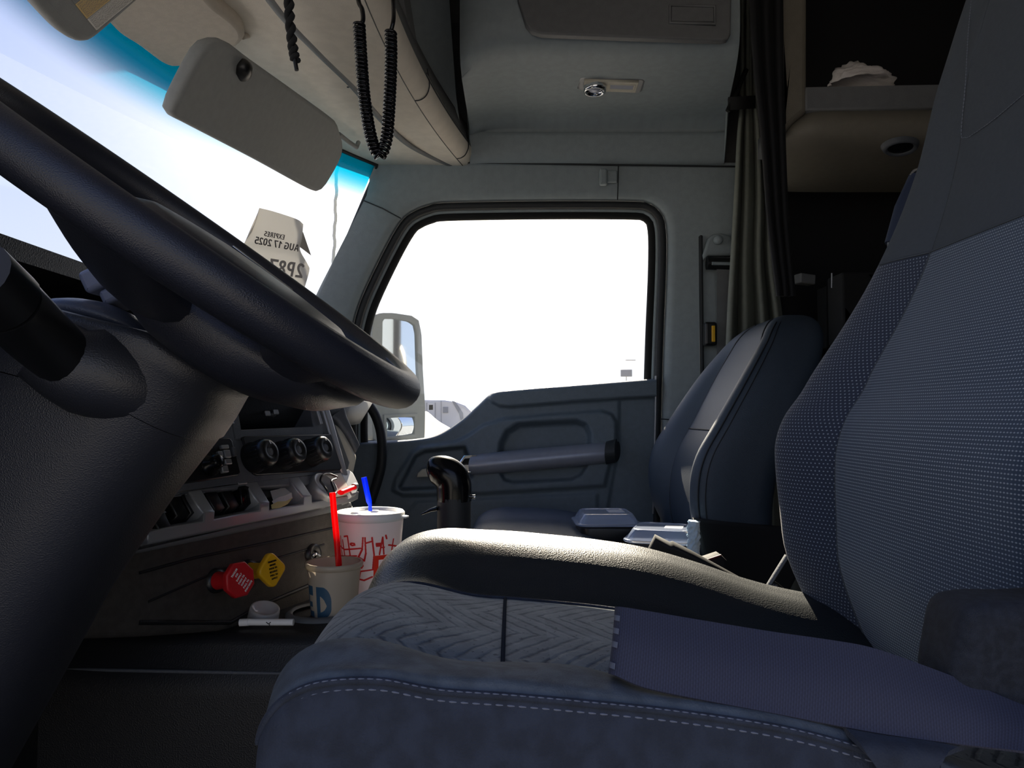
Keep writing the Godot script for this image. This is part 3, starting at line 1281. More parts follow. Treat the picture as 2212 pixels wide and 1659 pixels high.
# ---------- curtain and sleeper ----------
func build_sleeper() -> void:
	var cu := thing("curtain", "grey green sleeper curtain gathered in folds beside the passenger door", "curtain", W(1630, 690, 1.8))
	var st := st_new()
	var rows := []
	var wid := [[-80, 1600, 1655], [120, 1601, 1648], [225, 1600, 1650], [300, 1594, 1662], [420, 1588, 1670], [560, 1580, 1672], [700, 1572, 1690], [1000, 1562, 1720], [1300, 1560, 1730]]
	for w in wid:
		var r := []
		for j in 61:
			var u := j / 60.0
			var px := lerpf(w[1], w[2], u)
			var amp: float = clampf((w[2] - w[1]) / 100.0, 0.35, 1.2) * 0.026
			r.append(W(px, w[0], 1.865 - amp * sin(u * TAU * 3.4 + 0.6) - 0.008 * sin(u * 31.0)))
		rows.append(r)
	slab(st, smooth(rows, 1, 5), 0.003)
	obj("drape", st, M.curtain, cu)
	st = st_new()
	var tp := []
	for k in 24:
		var a := TAU * k / 24
		tp.append(W(1602 + 30 * cos(a), 222 - 2 * cos(a), 1.79 - 0.045 * sin(a)))
	var band := [[], []]
	for p in tp:
		band[0].append(p + Vector3(0, 0.016, 0))
		band[1].append(p - Vector3(0, 0.016, 0))
	quads(st, band, true)
	tube(st, ws([1572, 240, 1588, 205, 1612, 150], 1.77), 0.006, 8)
	obj("tie_back", st, M.black_matte, cu)
	# added near-black sheet that stands in for the shade of the sleeper gap
	var c2 := thing("curtain", "near-black sheet added as the shade of the sleeper gap beside the grey green curtain", "curtain", W(1650, 600, 1.86))
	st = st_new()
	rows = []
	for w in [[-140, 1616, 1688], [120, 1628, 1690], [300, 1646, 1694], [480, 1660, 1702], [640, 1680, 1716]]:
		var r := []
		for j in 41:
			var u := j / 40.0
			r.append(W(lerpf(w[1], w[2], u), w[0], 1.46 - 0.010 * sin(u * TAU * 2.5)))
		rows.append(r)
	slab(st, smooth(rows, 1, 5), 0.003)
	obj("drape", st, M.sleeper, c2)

	# bunk cabinet
	var sc := thing("sleeper_cabinet", "tan sleeper cabinet with an open dark cubby behind the driver's seat", "cabinet", V(0.9, 0.52, 1.7))
	var t := Transform3D(Basis.IDENTITY, V(0, 0, 1.50))
	st = st_new()
	plate(st, t, pls(t, [1680, -120, 1745, -120, 1745, 240, 1718, 262, 1695, 290, 1682, 296]), 0.05, 0.012, 3)
	obj("side_panel", st, M.cabinet, sc)
	st = st_new()
	plate(st, t, pls(t, [1740, 187, 2300, 176, 2300, 226, 1740, 238]), 0.30, 0.004)
	obj("shelf", st, M.trim_dark, sc)
	st = st_new()
	var x0 := W(1690, 290, 1.5).x + 0.004
	var g := []
	var pr := [[1.53, 0.645], [1.505, 0.624], [1.492, 0.602], [1.497, 0.577], [1.52, 0.558], [1.57, 0.548], [1.65, 0.543], [1.78, 0.540]]
	for q in pr:
		var r := []
		for j in 31:
			var u := j / 30.0
			var x := x0 + maxf(0.0, q[0] - 1.50) * 0.46 + 0.7 * u * u
			var k := clampf(1.0 - 0.7 * u * u / 0.085, 0, 1)
			var e := 1.0 - sqrt(maxf(0.0, 1.0 - k * k))
			r.append(V(x, lerpf(q[1], 0.565, e * 0.8), q[0] + 0.06 * e))
		g.append(r)
	var cv := smooth(g, 1, 4)
	quads(st, cv)
	var ce := []
	for r in cv:
		ce.append(r[0])
	fan(st, ce)
	obj("lower_cove", st, M.cabinet, sc)
	st = st_new()
	box(st, V(0.66, 0.68, 1.80), V(1.4, 1.10, 1.82))
	box(st, V(1.36, 0.50, 1.5), V(1.42, 1.10, 1.82))
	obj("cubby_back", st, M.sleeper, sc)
	# crumpled cloth
	var cl := thing("cloth", "crumpled white cloth lying on the edge of the dark sleeper cubby", "cloth", W(1855, 187, 1.56))
	st = st_new()
	var nz := FastNoiseLite.new()
	nz.seed = 6
	nz.frequency = 0.5
	g = []
	for i in 19:
		var r := []
		for j in 40:
			var a := TAU * j / 40
			var q := i / 18.0
			var rr := sin(q * PI / 2)
			var hh := cos(q * PI / 2)
			var f := 1.0 + 0.22 * nz.get_noise_3d(cos(a) * 4 * rr, hh * 4, sin(a) * 4 * rr) + 0.10 * nz.get_noise_3d(cos(a) * 9 * rr, hh * 11, sin(a) * 11 * rr)
			var skew := 1.0 - 0.35 * cos(a)
			r.append(W(1860, 187, 1.60) + Vector3(cos(a) * rr * 0.070 * f, maxf(hh * 0.036 * f * skew, 0.0) + 0.0035, sin(a) * rr * 0.05 * f))
		g.append(r)
	quads(st, g, true)
	obj("fabric", st, M.white_cloth, cl)
	# lamp in the cove
	var sl := thing("sleeper_lamp", "small chrome oval reading light on the sleeper cabinet's underside", "lamp", W(1945, 316, 1.5))
	var lf := frame(W(1945, 318, 1.513), Vector3(1, 0, 0), Vector3(0, 0.36, 0.93))
	st = st_new()
	lathe(st, lf * Transform3D(Basis(Vector3(1.5, 0, 0), Vector3(0, 0, 1), Vector3(0, -1, 0)), Vector3.ZERO), [Vector2(0.017, 0.002), Vector2(0.021, 0.007), Vector2(0.024, 0.002), Vector2(0.026, -0.006)], 28)
	obj("lamp_ring", st, M.dash, sl)
	st = st_new()
	lathe(st, lf * Transform3D(Basis(Vector3(1.5, 0, 0), Vector3(0, 0, 1), Vector3(0, -1, 0)), Vector3.ZERO), [Vector2(0, 0.005), Vector2(0.01, 0.004), Vector2(0.017, 0.001)], 24)
	obj("lamp_lens", st, M.black, sl)
	# dim things stowed in the back
	var bk := thing("sleeper_bunk", "near-black bunk in the shade behind the seats", "bunk", V(1.3, -0.70, 1.4))
	st = st_new()
	rbox(st, at(V(1.40, -0.34, 1.30)), Vector3(1.30, 0.72, 1.20), 0.03)
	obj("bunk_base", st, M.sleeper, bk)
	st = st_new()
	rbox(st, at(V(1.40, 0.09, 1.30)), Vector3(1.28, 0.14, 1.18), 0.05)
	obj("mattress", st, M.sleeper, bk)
	var bx := thing("storage_box", "dull grey box in the dark sleeper to the right of the curtain", "box", W(1738, 604, 1.9))
	st = st_new()
	rbox(st, at(W(1738, 604, 1.80), Vector3(0, 0.25, -0.08)), Vector3(0.042, 0.024, 0.03), 0.003)
	obj("box_body", st, M.trim_dark, bx)
	st = st_new()
	rbox(st, at(V(0.80, 0.235, 1.80)), Vector3(0.09, 0.15, 0.05), 0.004)
	obj("box_base", st, M.sleeper, bx)
	var pk := thing("upright_case", "dark upright case with a thin bright edge in the sleeper", "case", W(1830, 700, 1.7))
	st = st_new()
	rbox(st, at(V(0.80, 0.24, 1.69)), Vector3(0.12, 0.16, 0.08), 0.006)
	obj("case_body", st, M.black_matte, pk)
	st = st_new()
	tube(st, ws([1797, 590, 1797, 622], 1.645), 0.0016, 6)
	obj("case_edge", st, M.silver, pk)
	var bl := thing("grab_pole", "dark blue padded pole with a chrome cap behind the driver's headrest", "pole", W(1928, 528, 1.05))
	st = st_new()
	tube(st, ws([1985, 384, 1958, 450, 1930, 528], 1.05), [0.014, 0.016, 0.012], 12)
	obj("padding", st, mat(rgb(44, 54, 78), 0.5), bl)
	st = st_new()
	tube(st, cr(ws([1968, 382, 1976, 372, 1992, 368, 2010, 372], 1.05), 5), 0.0045, 8)
	obj("cap", st, M.chrome, bl)
	st = st_new()
	tube(st, [W(1932, 520, 1.05), W(1940, 620, 1.05), V(0.60, -0.70, 1.05)], 0.010, 10)
	obj("pole", st, M.black, bl)

# ---------- dashboard ----------
func dash_frame(o: Vector3, yaw: float, rake: float) -> Transform3D:
	var n0 := Vector3(cos(yaw), 0, sin(yaw))
	var t := Vector3(sin(yaw), 0, -cos(yaw))
	var u := Vector3.UP * cos(rake) - n0 * sin(rake)
	return Transform3D(Basis(t, u, t.cross(u)), o)

func build_dash() -> void:
	var yaw := deg_to_rad(22.0)
	var dash := thing("dashboard", "dark grey dashboard with climate knobs, switch tray and two brake knobs beyond the wheel", "dashboard", V(-0.5, -0.1, 1.0))
	var t := dash_frame(V(-0.32, -0.058, 1.25), yaw, deg_to_rad(18.0))
	# main panel: a frame round the storage bay, solid below
	var bay := [508, 846, 664, 838, 677, 921, 522, 928]
	var st := st_new()
	ringplate(st, t, pls(t, [486, 838, 690, 826, 700, 944, 508, 950]), pls(t, bay), 0.03, 0.085)
	obj("bay_frame", st, M.dash, dash)
	st = st_new()
	var tb := Transform3D(t.basis, t.origin - t.basis.z * 0.082)
	plate(st, tb, inset(pls(t, bay), -0.01), 0.006, 0.001)
	obj("bay_back", st, M.dash_dark, dash)
	st = st_new()
	plate(st, t, pls(t, [400, 956, 420, 900, 470, 838, 487, 838, 509, 956]), 0.05, 0.003)
	plate(st, t, pls(t, [689, 826, 694, 826, 712, 890, 727, 945, 700, 948]), 0.05, 0.003)
	plate(st, t, pls(t, [390, 954, 508, 949, 701, 942, 726, 941, 752, 1036, 745, 1042, 380, 1066, 330, 1040]), 0.05, 0.003)
	obj("panel", st, M.dash, dash)
	st = st_new()
	plate(st, Transform3D(t.basis, t.origin + t.basis.z * 0.004), pls(t, [683, 838, 694, 838, 716, 905, 752, 1034, 741, 1036, 716, 958, 690, 870]), 0.03, 0.005)
	obj("edge_bezel", st, M.silver, dash)
	st = st_new()
	tube(st, [pp(t, 672, 846, 0.002), pp(t, 694, 916, 0.002)], 0.003, 8)
	obj("bright_strip", st, M.silver, dash)
	st = st_new()
	tube(st, [pp(t, 495, 896, 0.002), pp(t, 502, 916, 0.002)], 0.003, 8)
	obj("bright_strip", st, M.silver, dash)
	# suction ball mount left in the bay
	var sm := thing("phone_mount", "broken black phone mount standing in the dashboard storage bay", "mount", pp(t, 575, 900, -0.04))
	st = st_new()
	var nz := FastNoiseLite.new()
	nz.seed = 9
	nz.frequency = 1.0
	var g := []
	var mf := Transform3D(t.basis, pp(t, 580, 880, -0.03))
	for i in 13:
		var r := []
		for j in 26:
			var a := TAU * j / 26
			var p := PI * i / 12
			var v := Vector3(sin(p) * cos(a), cos(p), sin(p) * sin(a))
			r.append(mf * (v * Vector3(0.020, 0.019, 0.014) * (1.0 + 0.25 * nz.get_noise_3dv(v * 2.6))))
		g.append(r)
	quads(st, g, true)
	obj("mount_head", st, M.dash, sm)
	st = st_new()
	tube(st, [pp(t, 572, 876, -0.035), pp(t, 556, 858, -0.04), pp(t, 548, 845, -0.05)], [0.010, 0.009, 0.014], 12)
	obj("mount_arm", st, M.black, sm)
	st = st_new()
	for q in [[590, 872], [578, 893], [596, 890], [566, 868]]:
		rbox(st, Transform3D(t.basis, pp(t, q[0], q[1], -0.014)), Vector3(0.011, 0.009, 0.004), 0.002)
	obj("mount_pad", st, M.silver, sm)
	# climate panel and knobs
	st = st_new()
	plate(st, Transform3D(t.basis, t.origin + t.basis.z * 0.003), pls(t, [520, 946, 526, 943, 716, 938, 722, 944, 737, 1012, 733, 1016, 552, 1028, 544, 1024]), 0.01, 0.002)
	obj("climate_panel", st, M.black, dash)
	for q in [[584, 975], [646, 971], [704, 966]]:
		var c := pp(t, q[0], q[1], 0.034)
		var kf := Transform3D(Basis(t.basis.x, t.basis.z, -t.basis.y), c)
		st = st_new()
		var kp := [Vector2(0.0, 0.0005), Vector2(0.0075, 0.0), Vector2(0.0095, 0.0022), Vector2(0.016, 0.0015), Vector2(0.0190, -0.0015), Vector2(0.0205, -0.006), Vector2(0.0215, -0.020), Vector2(0.0225, -0.026), Vector2(0.024, -0.034), Vector2(0.0, -0.034)]
		lathe(st, kf, kp, 36)
		var kn := obj("climate_knob", st, M.black, dash)
		st = st_new()
		lathe(st, kf, [Vector2(0.0, 0.0012), Vector2(0.005, 0.0008), Vector2(0.0068, -0.0002)], 24)
		obj("knob_cap", st, M.dash, kn)
		st = st_new()
		for k in 24:
			var a := TAU * k / 24
			rbox(st, kf * Transform3D(Basis(Vector3.UP, -a), Vector3(cos(a) * 0.0212, -0.013, sin(a) * 0.0212)), Vector3(0.0016, 0.012, 0.0018), 0.0006, 1)
		obj("knob_grip", st, M.black_matte, kn)
		st = st_new()
		rbox(st, kf * at(Vector3(0.002, 0.0018, -0.0135), Vector3(0, 0.3, 0)), Vector3(0.0018, 0.0012, 0.006), 0.0004, 1)
		obj("knob_mark", st, M.white, kn)
	# radio
	var ro := Transform3D(t.basis, t.origin + t.basis.z * 0.002)
	st = st_new()
	plate(st, ro, pls(t, [395, 1046, 440, 950, 447, 947, 494, 946, 500, 952, 518, 1022, 513, 1028]), 0.012, 0.002)
	var rad := obj("radio", st, M.black, dash)
	st = st_new()
	lathe(st, Transform3D(Basis(t.basis.x, t.basis.z, -t.basis.y), pp(t, 476, 994, 0.022)), [Vector2(0, 0.0), Vector2(0.007, 0.0), Vector2(0.010, -0.003), Vector2(0.0105, -0.012), Vector2(0.016, -0.014), Vector2(0.017, -0.022)], 28)
	obj("volume_knob", st, M.gloss, rad)
	for q in [[484, 966, 0.014, 0.006], [474, 981, 0.008, 0.008], [489, 981, 0.012, 0.012], [491, 998, 0.013, 0.008], [484, 1014, 0.012, 0.010], [448, 966, 0.014, 0.005], [504, 976, 0.006, 0.014]]:
		st = st_new()
		rbox(st, Transform3D(t.basis, pp(t, q[0], q[1], 0.006)), Vector3(q[2], q[3], 0.006), 0.0015, 3)
		obj("button", st, M.silver if q[2] > 0.007 else M.dash, rad)
	# cream end cap toward the passenger
	st = st_new()
	var te := dash_frame(pp(t, 745, 960, -0.02), deg_to_rad(48.0), deg_to_rad(20.0))
	plate(st, te, PackedVector2Array(cr(Array(pls(te, [704, 905, 724, 912, 740, 925, 756, 950, 771, 978, 772, 995, 760, 1040, 742, 1044, 730, 1000, 716, 945])), 3, true)), 0.06, 0.010)
	obj("end_cap", st, M.cream, dash, "cream end cap")
	st = st_new()
	plate(st, Transform3D(te.basis, te.origin + te.basis.z * 0.004), pls(te, [705, 898, 716, 900, 738, 958, 754, 1000, 744, 1040, 738, 1000, 722, 950]), 0.02, 0.004)
	obj("end_cap_band", st, M.trim_dark, dash)
	# upper dash beyond the wheel and far air vent
	st = st_new()
	plate(st, te, pls(te, [690, 820, 730, 820, 752, 900, 780, 960, 772, 975, 756, 948, 728, 908, 705, 892]), 0.10, 0.006)
	obj("upper_end", st, M.dash, dash)
	st = st_new()
	var tv := Transform3D(te.basis, te.origin + te.basis.z * 0.006)
	ringplate(st, tv, pls(tv, [694, 853, 704, 853, 716, 890, 714, 900, 706, 896]), pls(tv, [697, 857, 702, 857, 712, 889, 711, 894, 707, 890]), 0.01)
	var vt := obj("air_vent", st, M.black, dash)
	for k in 4:
		st = st_new()
		tube(st, [pp(tv, 699 + k * 2.4, 866 + k * 7.5, 0.0), pp(tv, 705 + k * 2.4, 864 + k * 7.5, 0.0)], 0.0018, 6)
		obj("vane", st, M.dash, vt)
	# dash top running to the windshield, instrument hood before the driver
	st = st_new()
	g = []
	for i in 7:
		var r := []
		for j in 41:
			var d := lerpf(0.1, 1.97, j / 40.0)
			var rear := crf([[0.1, -0.52], [0.7, -0.52], [0.95, -0.50], [1.05, -0.44], [1.35, -0.31], [1.5, -0.30], [1.8, -0.34], [2.0, -0.38]], d)
			var p := wind(-0.06, clampf(d, 0.12, 1.955))
			p.z = -d
			var q := V(rear, 0.028 if d > 1.0 else 0.05, d)
			var v := p.lerp(q, i / 6.0)
			v.y += 0.03 * sin(PI * i / 6.0)
			r.append(v)
		g.append(r)
	var lastrow := []
	for p in g[-1]:
		lastrow.append(p + Vector3(-0.03, -0.05, 0))
	g.append(lastrow)
	quads(st, g)
	obj("dash_top", st, M.dash_dark, dash)
	st = st_new()
	g = []
	for i in 9:
		var u := i / 8.0
		var r := []
		for j in 25:
			var d := lerpf(0.20, 1.0, j / 24.0)
			var e := clampf(minf(j, 24 - j) / 5.0, 0, 1)
			var rise := 0.118 * sqrt(1.0 - (1.0 - e) * (1.0 - e))
			r.append(V(lerpf(-0.86, -0.47, u) , 0.03 + rise * sin(lerpf(0.75, 1.75, u)) , d))
		g.append(r)
	slab(st, g, 0.02)
	obj("instrument_hood", st, M.dash_dark, dash)
	st = st_new()
	box(st, V(-0.66, -0.20, 0.12), V(-0.58, 0.16, 0.98))
	obj("instrument_panel", st, M.black_matte, dash)
	# knee panel on the driver's side
	st = st_new()
	box(st, V(-1.0, -0.66, 0.02), V(-0.60, -0.04, 0.96))
	obj("knee_panel", st, M.dash_dark, dash)

	# switch tray
	var p0 := pp(t, 600, 1044, 0.0)
	var t2 := dash_frame(p0 + t.basis.z * 0.003, yaw, deg_to_rad(42.0))
	var bars := [
		[340, 1068, 380, 1057, 430, 1049, 530, 1040, 640, 1028, 740, 1012, 752, 1016, 736, 1024, 644, 1031, 530, 1043, 400, 1060, 340, 1076],
		[402, 1054, 431, 1049, 465, 1104, 440, 1107], [527, 1041, 555, 1037, 583, 1084, 562, 1087], [620, 1030, 645, 1027, 674, 1070, 655, 1073],
		[734, 1020, 752, 1012, 764, 1022, 776, 1046, 772, 1066, 760, 1070]]
	st = st_new()
	for b in bars:
		plate(st, t2, pls(t2, b), 0.045, 0.003)
	var tray := obj("switch_tray", st, M.silver, dash)
	var t3 := dash_frame(pp(t2, 562, 1087, 0.0), yaw, deg_to_rad(4.0))
	st = st_new()
	plate(st, t3, pls(t3, [320, 1150, 358, 1140, 440, 1126, 441, 1106, 465, 1103, 464, 1121, 562, 1102, 562, 1086, 583, 1083, 583, 1101, 655, 1088, 656, 1072, 674, 1069, 675, 1085, 757, 1071, 770, 1060, 776, 1062, 774, 1078, 762, 1084, 640, 1110, 465, 1146, 320, 1176]), 0.03, 0.002)
	obj("tray_lip", st, M.silver, tray)
	st = st_new()
	var tbk := Transform3D(t2.basis, t2.origin - t2.basis.z * 0.045)
	plate(st, tbk, pls(t2, [330, 1068, 430, 1048, 740, 1012, 780, 1080, 560, 1110, 320, 1160]), 0.004, 0.001)
	obj("tray_well", st, M.black_matte, tray)
	# rocker switches
	for q in [[372, 1085, 1], [402, 1080, 0], [424, 1078, 1], [452, 1073, 0], [484, 1068, 1], [512, 1064, 2], [545, 1062, 0], [338, 1122, 1]]:
		st = st_new()
		var sf := Transform3D(t2.basis, pp(t2, q[0], q[1], -0.016))
		var wv := 0.0105
		var prof := PackedVector2Array([Vector2(-0.024, -0.03), Vector2(-0.024, 0.004), Vector2(-0.004, 0.016 if q[2] == 2 else 0.006), Vector2(0.012, 0.010), Vector2(0.024, 0.0), Vector2(0.024, -0.03)])
		var side := sf * Transform3D(Basis(Vector3(0, 1, 0), Vector3(0, 0, 1), Vector3(1, 0, 0)), Vector3(wv, 0, 0))
		plate(st, side, prof, wv * 2.0, 0.0025)
		var sw := obj("rocker_switch", st, M.gloss if q[2] == 2 else M.black, tray)
		if q[2] != 2:
			st = st_new()
			rbox(st, sf * at(Vector3(0, 0.010, 0.0075), Vector3(-0.35, 0, 0)), Vector3(0.016, 0.020, 0.002), 0.001, 2)
			obj("switch_face", st, M.trim_dark, sw)
		else:
			st = st_new()
			rbox(st, sf * at(Vector3(0, 0.004, 0.016)), Vector3(0.018, 0.004, 0.003), 0.001, 2)
			obj("switch_edge", st, M.silver, sw)
	# power socket at the sunlit end of the tray
	st = st_new()
	var so := Transform3D(Basis(t2.basis.x, t2.basis.z, -t2.basis.y), pp(t2, 704, 1046, 0.004))
	lathe(st, so, [Vector2(0.0, -0.006), Vector2(0.016, -0.005), Vector2(0.021, 0.001), Vector2(0.024, 0.0), Vector2(0.026, -0.008), Vector2(0.026, -0.035)], 28)
	obj("power_socket", st, M.silver, tray)
	st = st_new()
	plate(st, Transform3D(t2.basis, t2.origin + t2.basis.z * 0.001), pls(t2, [703, 1026, 736, 1020, 758, 1062, 728, 1066, 716, 1046]), 0.03, 0.003)
	obj("tray_insert", st, M.cream, tray)
	var cb := thing("charging_cable", "thin black cable curled over the sunlit end of the switch tray", "cable", pp(t2, 700, 1040, 0.01))
	st = st_new()
	var cpts := []
	for q in [[728, 1030, 0.006], [712, 1024, 0.012], [698, 1026, 0.016], [692, 1038, 0.014], [700, 1050, 0.012], [708, 1062, 0.012], [716, 1076, 0.006], [722, 1060, 0.012], [716, 1040, 0.014], [726, 1034, 0.008]]:
		cpts.append(pp(t2, q[0], q[1], q[2]))
	tube(st, cr(cpts, 6), 0.0018, 6)
	obj("wire", st, M.black, cb)
	var lg := thing("lighter", "small translucent red lighter lying at the sunlit end of the switch tray", "lighter", pp(t2, 748, 1060, 0.004))
	st = st_new()
	tube(st, [pp(t2, 736, 1064, 0.007), pp(t2, 764, 1052, 0.007)], 0.006, 12, false, true, 0.7)
	obj("lighter_body", st, M.straw_red, lg)
	st = st_new()
	tube(st, [pp(t2, 764, 1052, 0.007), pp(t2, 768, 1050, 0.007)], 0.006, 10)
	obj("lighter_cap", st, M.silver, lg)
	# papers
	for k in 3:
		var names := [["pale crumpled receipt standing in the third pocket of the switch tray", M.paper], ["folded lilac grey slip in front of the crumpled receipt", M.white_cloth], ["yellowed paper scrap lowest in the switch tray pocket", mat(rgb(190, 176, 120), 0.8)]]
		var pr := thing("receipt", names[k][0], "paper", pp(t2, 610, 1075, 0.0), "papers in the switch tray")
		var cs: Array = [[584, 1060, 602, 1056, 612, 1051, 633, 1054, 630, 1072, 606, 1080, 592, 1084], [588, 1082, 600, 1074, 616, 1070, 630, 1063, 632, 1076, 612, 1086, 594, 1092], [586, 1090, 600, 1083, 618, 1082, 633, 1074, 622, 1088, 606, 1096, 588, 1098]][k]
		st = st_new()
		var tp := Transform3D(t2.basis.rotated(t2.basis.x.normalized(), -0.2), pp(t2, 610, 1080, -0.010 + 0.006 * k))
		plate(st, tp, pls(tp, cs), 0.0014, 0.0004, 1)
		obj("sheet", st, names[k][1], pr)
	# grey band and lower panel
	var t4 := dash_frame(pp(t3, 562, 1128, -0.012), yaw, deg_to_rad(28.0))
	st = st_new()
	plate(st, t4, pls(t4, [230, 1208, 302, 1166, 465, 1136, 640, 1102, 758, 1079, 764, 1094, 640, 1122, 465, 1158, 287, 1194]), 0.05, 0.006)
	obj("knee_band", st, M.trim_dark, dash)
	var t5 := dash_frame(pp(t4, 560, 1140, -0.006), yaw, deg_to_rad(6.0))
	st = st_new()
	plate(st, t5, pls(t5, [120, 1240, 287, 1185, 560, 1132, 764, 1092, 775, 1112, 800, 1420, 640, 1400, 497, 1362, 300, 1376, 60, 1384]), 0.06, 0.006)
	var lowp := obj("lower_panel", st, M.dash_beige, dash)
	st = st_new()
	tube(st, [pp(t5, 300, 1238, 0), pp(t5, 420, 1205, 0), pp(t5, 600, 1168, 0), pp(t5, 720, 1140, 0)], 0.002, 6)
	tube(st, [pp(t5, 320, 1300, 0), pp(t5, 480, 1230, 0), pp(t5, 600, 1205, 0), pp(t5, 700, 1176, 0)], 0.0016, 6)
	tube(st, [pp(t5, 300, 1345, 0), pp(t5, 497, 1345, 0), pp(t5, 560, 1310, 0), pp(t5, 668, 1264, 0)], 0.003, 6)
	obj("crease", st, M.dash_dark, lowp)
	# key switch
	st = st_new()
	lathe(st, Transform3D(Basis(t5.basis.x, t5.basis.z, -t5.basis.y), pp(t5, 680, 1197, 0.004)), [Vector2(0.006, 0.0), Vector2(0.010, 0.003), Vector2(0.016, 0.001), Vector2(0.017, -0.01)], 24)
	obj("outlet", st, M.black, lowp)
	st = st_new()
	tube(st, cr([pp(t5, 674, 1204, 0.01), pp(t5, 680, 1197, 0.014), pp(t5, 690, 1200, 0.012)], 5), 0.0025, 8)
	obj("outlet_ring", st, M.chrome, lowp)
	# brake knobs
	for k in 2:
		var fc: Vector3 = pp(t5, 521, 1252, 0.05) if k == 0 else pp(t5, 590, 1231, 0.05)
		var m: Material = M.red if k == 0 else M.yellow
		var bf := Transform3D(dash_frame(Vector3.ZERO, deg_to_rad(30.0), deg_to_rad(8.0)).basis, fc)
		st = st_new()
		var o := PackedVector2Array()
		if k == 0:
			for i in 8:
				var a := TAU * (i + 0.5) / 8
				o.append(Vector2(cos(a) * 0.0235, sin(a) * 0.0235))
		else:
			var q4 := rrect(0.037, 0.037, 0.008, 4)
			for p in q4:
				o.append(p.rotated(PI / 4))
		plate(st, bf, o, 0.010, 0.0025)
		var kn := obj("brake_knob", st, m, dash, "red octagonal pull knob" if k == 0 else "yellow diamond pull knob")
		st = st_new()
		lathe(st, Transform3D(Basis(bf.basis.x, bf.basis.z, -bf.basis.y), fc), [Vector2(0.011, -0.008), Vector2(0.0105, -0.03), Vector2(0.012, -0.048), Vector2(0.013, -0.06)], 20)
		obj("knob_stem", st, m, kn)
		st = st_new()
		lathe(st, Transform3D(Basis(bf.basis.x, bf.basis.z, -bf.basis.y), fc), [Vector2(0.012, -0.044), Vector2(0.016, -0.046), Vector2(0.017, -0.06)], 20)
		obj("knob_collar", st, M.black, kn)
		var lines := ["TRAILER", "AIR", "SUPPLY", "PUSH TO", "SUPPLY", "PULL TO", "EVACUATE"] if k == 0 else ["PARKING", "BRAKE", "PUSH TO", "RELEASE", "PULL TO", "APPLY"]
		var rot := deg_to_rad(45.0) if k == 0 else deg_to_rad(4.0)
		for i in lines.size():
			var yy: float = (lines.size() / 2.0 - 0.5 - i) * (0.0048 if k == 0 else 0.0046)
			var tt := bf * Transform3D(Basis(Vector3(0, 0, 1), rot), Vector3(0, 0, 0.0006)) * Transform3D(Basis.IDENTITY, Vector3(0, yy, 0))
			text("lettering", lines[i], tt, 0.0034, M.white if k == 0 else M.black, kn)

# ---------- dark console beside the driver's seat ----------
func build_console() -> void:
	var co := thing("floor_console", "dark low console with a tray and cup holder beyond the driver's seat", "console", V(-0.4, -0.70, 1.1))
	var st := st_new()
	var pr := [[0.955, -0.70], [0.955, -0.36], [0.957, -0.335], [0.965, -0.325], [0.972, -0.30], [0.978, -0.289], [0.990, -0.285], [1.05, -0.286], [1.30, -0.287], [1.34, -0.30], [1.34, -0.70]]
	var g := []
	for q in pr:
		var r := []
		for j in 21:
			var x := lerpf(-0.95, -0.02, j / 20.0)
			r.append(V(x, q[1] + (0.012 * smoothstep(-0.42, -0.70, -absf(x)) if q[1] > -0.5 else 0.0), q[0]))
		g.append(r)
	quads(st, g)
	var e := []
	for r in g:
		e.append(r[-1])
	fan(st, e)
	obj("console_body", st, M.dash_dark, co)
	st = st_new()
	box(st, V(-0.02, -0.70, 0.96), V(0.52, -0.36, 1.28))
	obj("console_rear", st, M.dash_dark, co)
	st = st_new()
	tube(st, [V(-0.72, -0.323, 0.962), V(-0.3, -0.331, 0.962), V(-0.04, -0.331, 0.962)], 0.0025, 6)
	obj("console_ridge", st, M.dash, co)
	for q in [[-0.272, 1.075, 0.045], [-0.222, 1.185, 0.056]]:
		st = st_new()
		lathe(st, at(V(q[0], -0.286, q[1])), [Vector2(q[2] - 0.004, 0.004), Vector2(q[2], 0.007), Vector2(q[2] + 0.006, 0.003), Vector2(q[2] + 0.007, -0.003)], 32)
		obj("cup_ring", st, M.trim_dark, co)

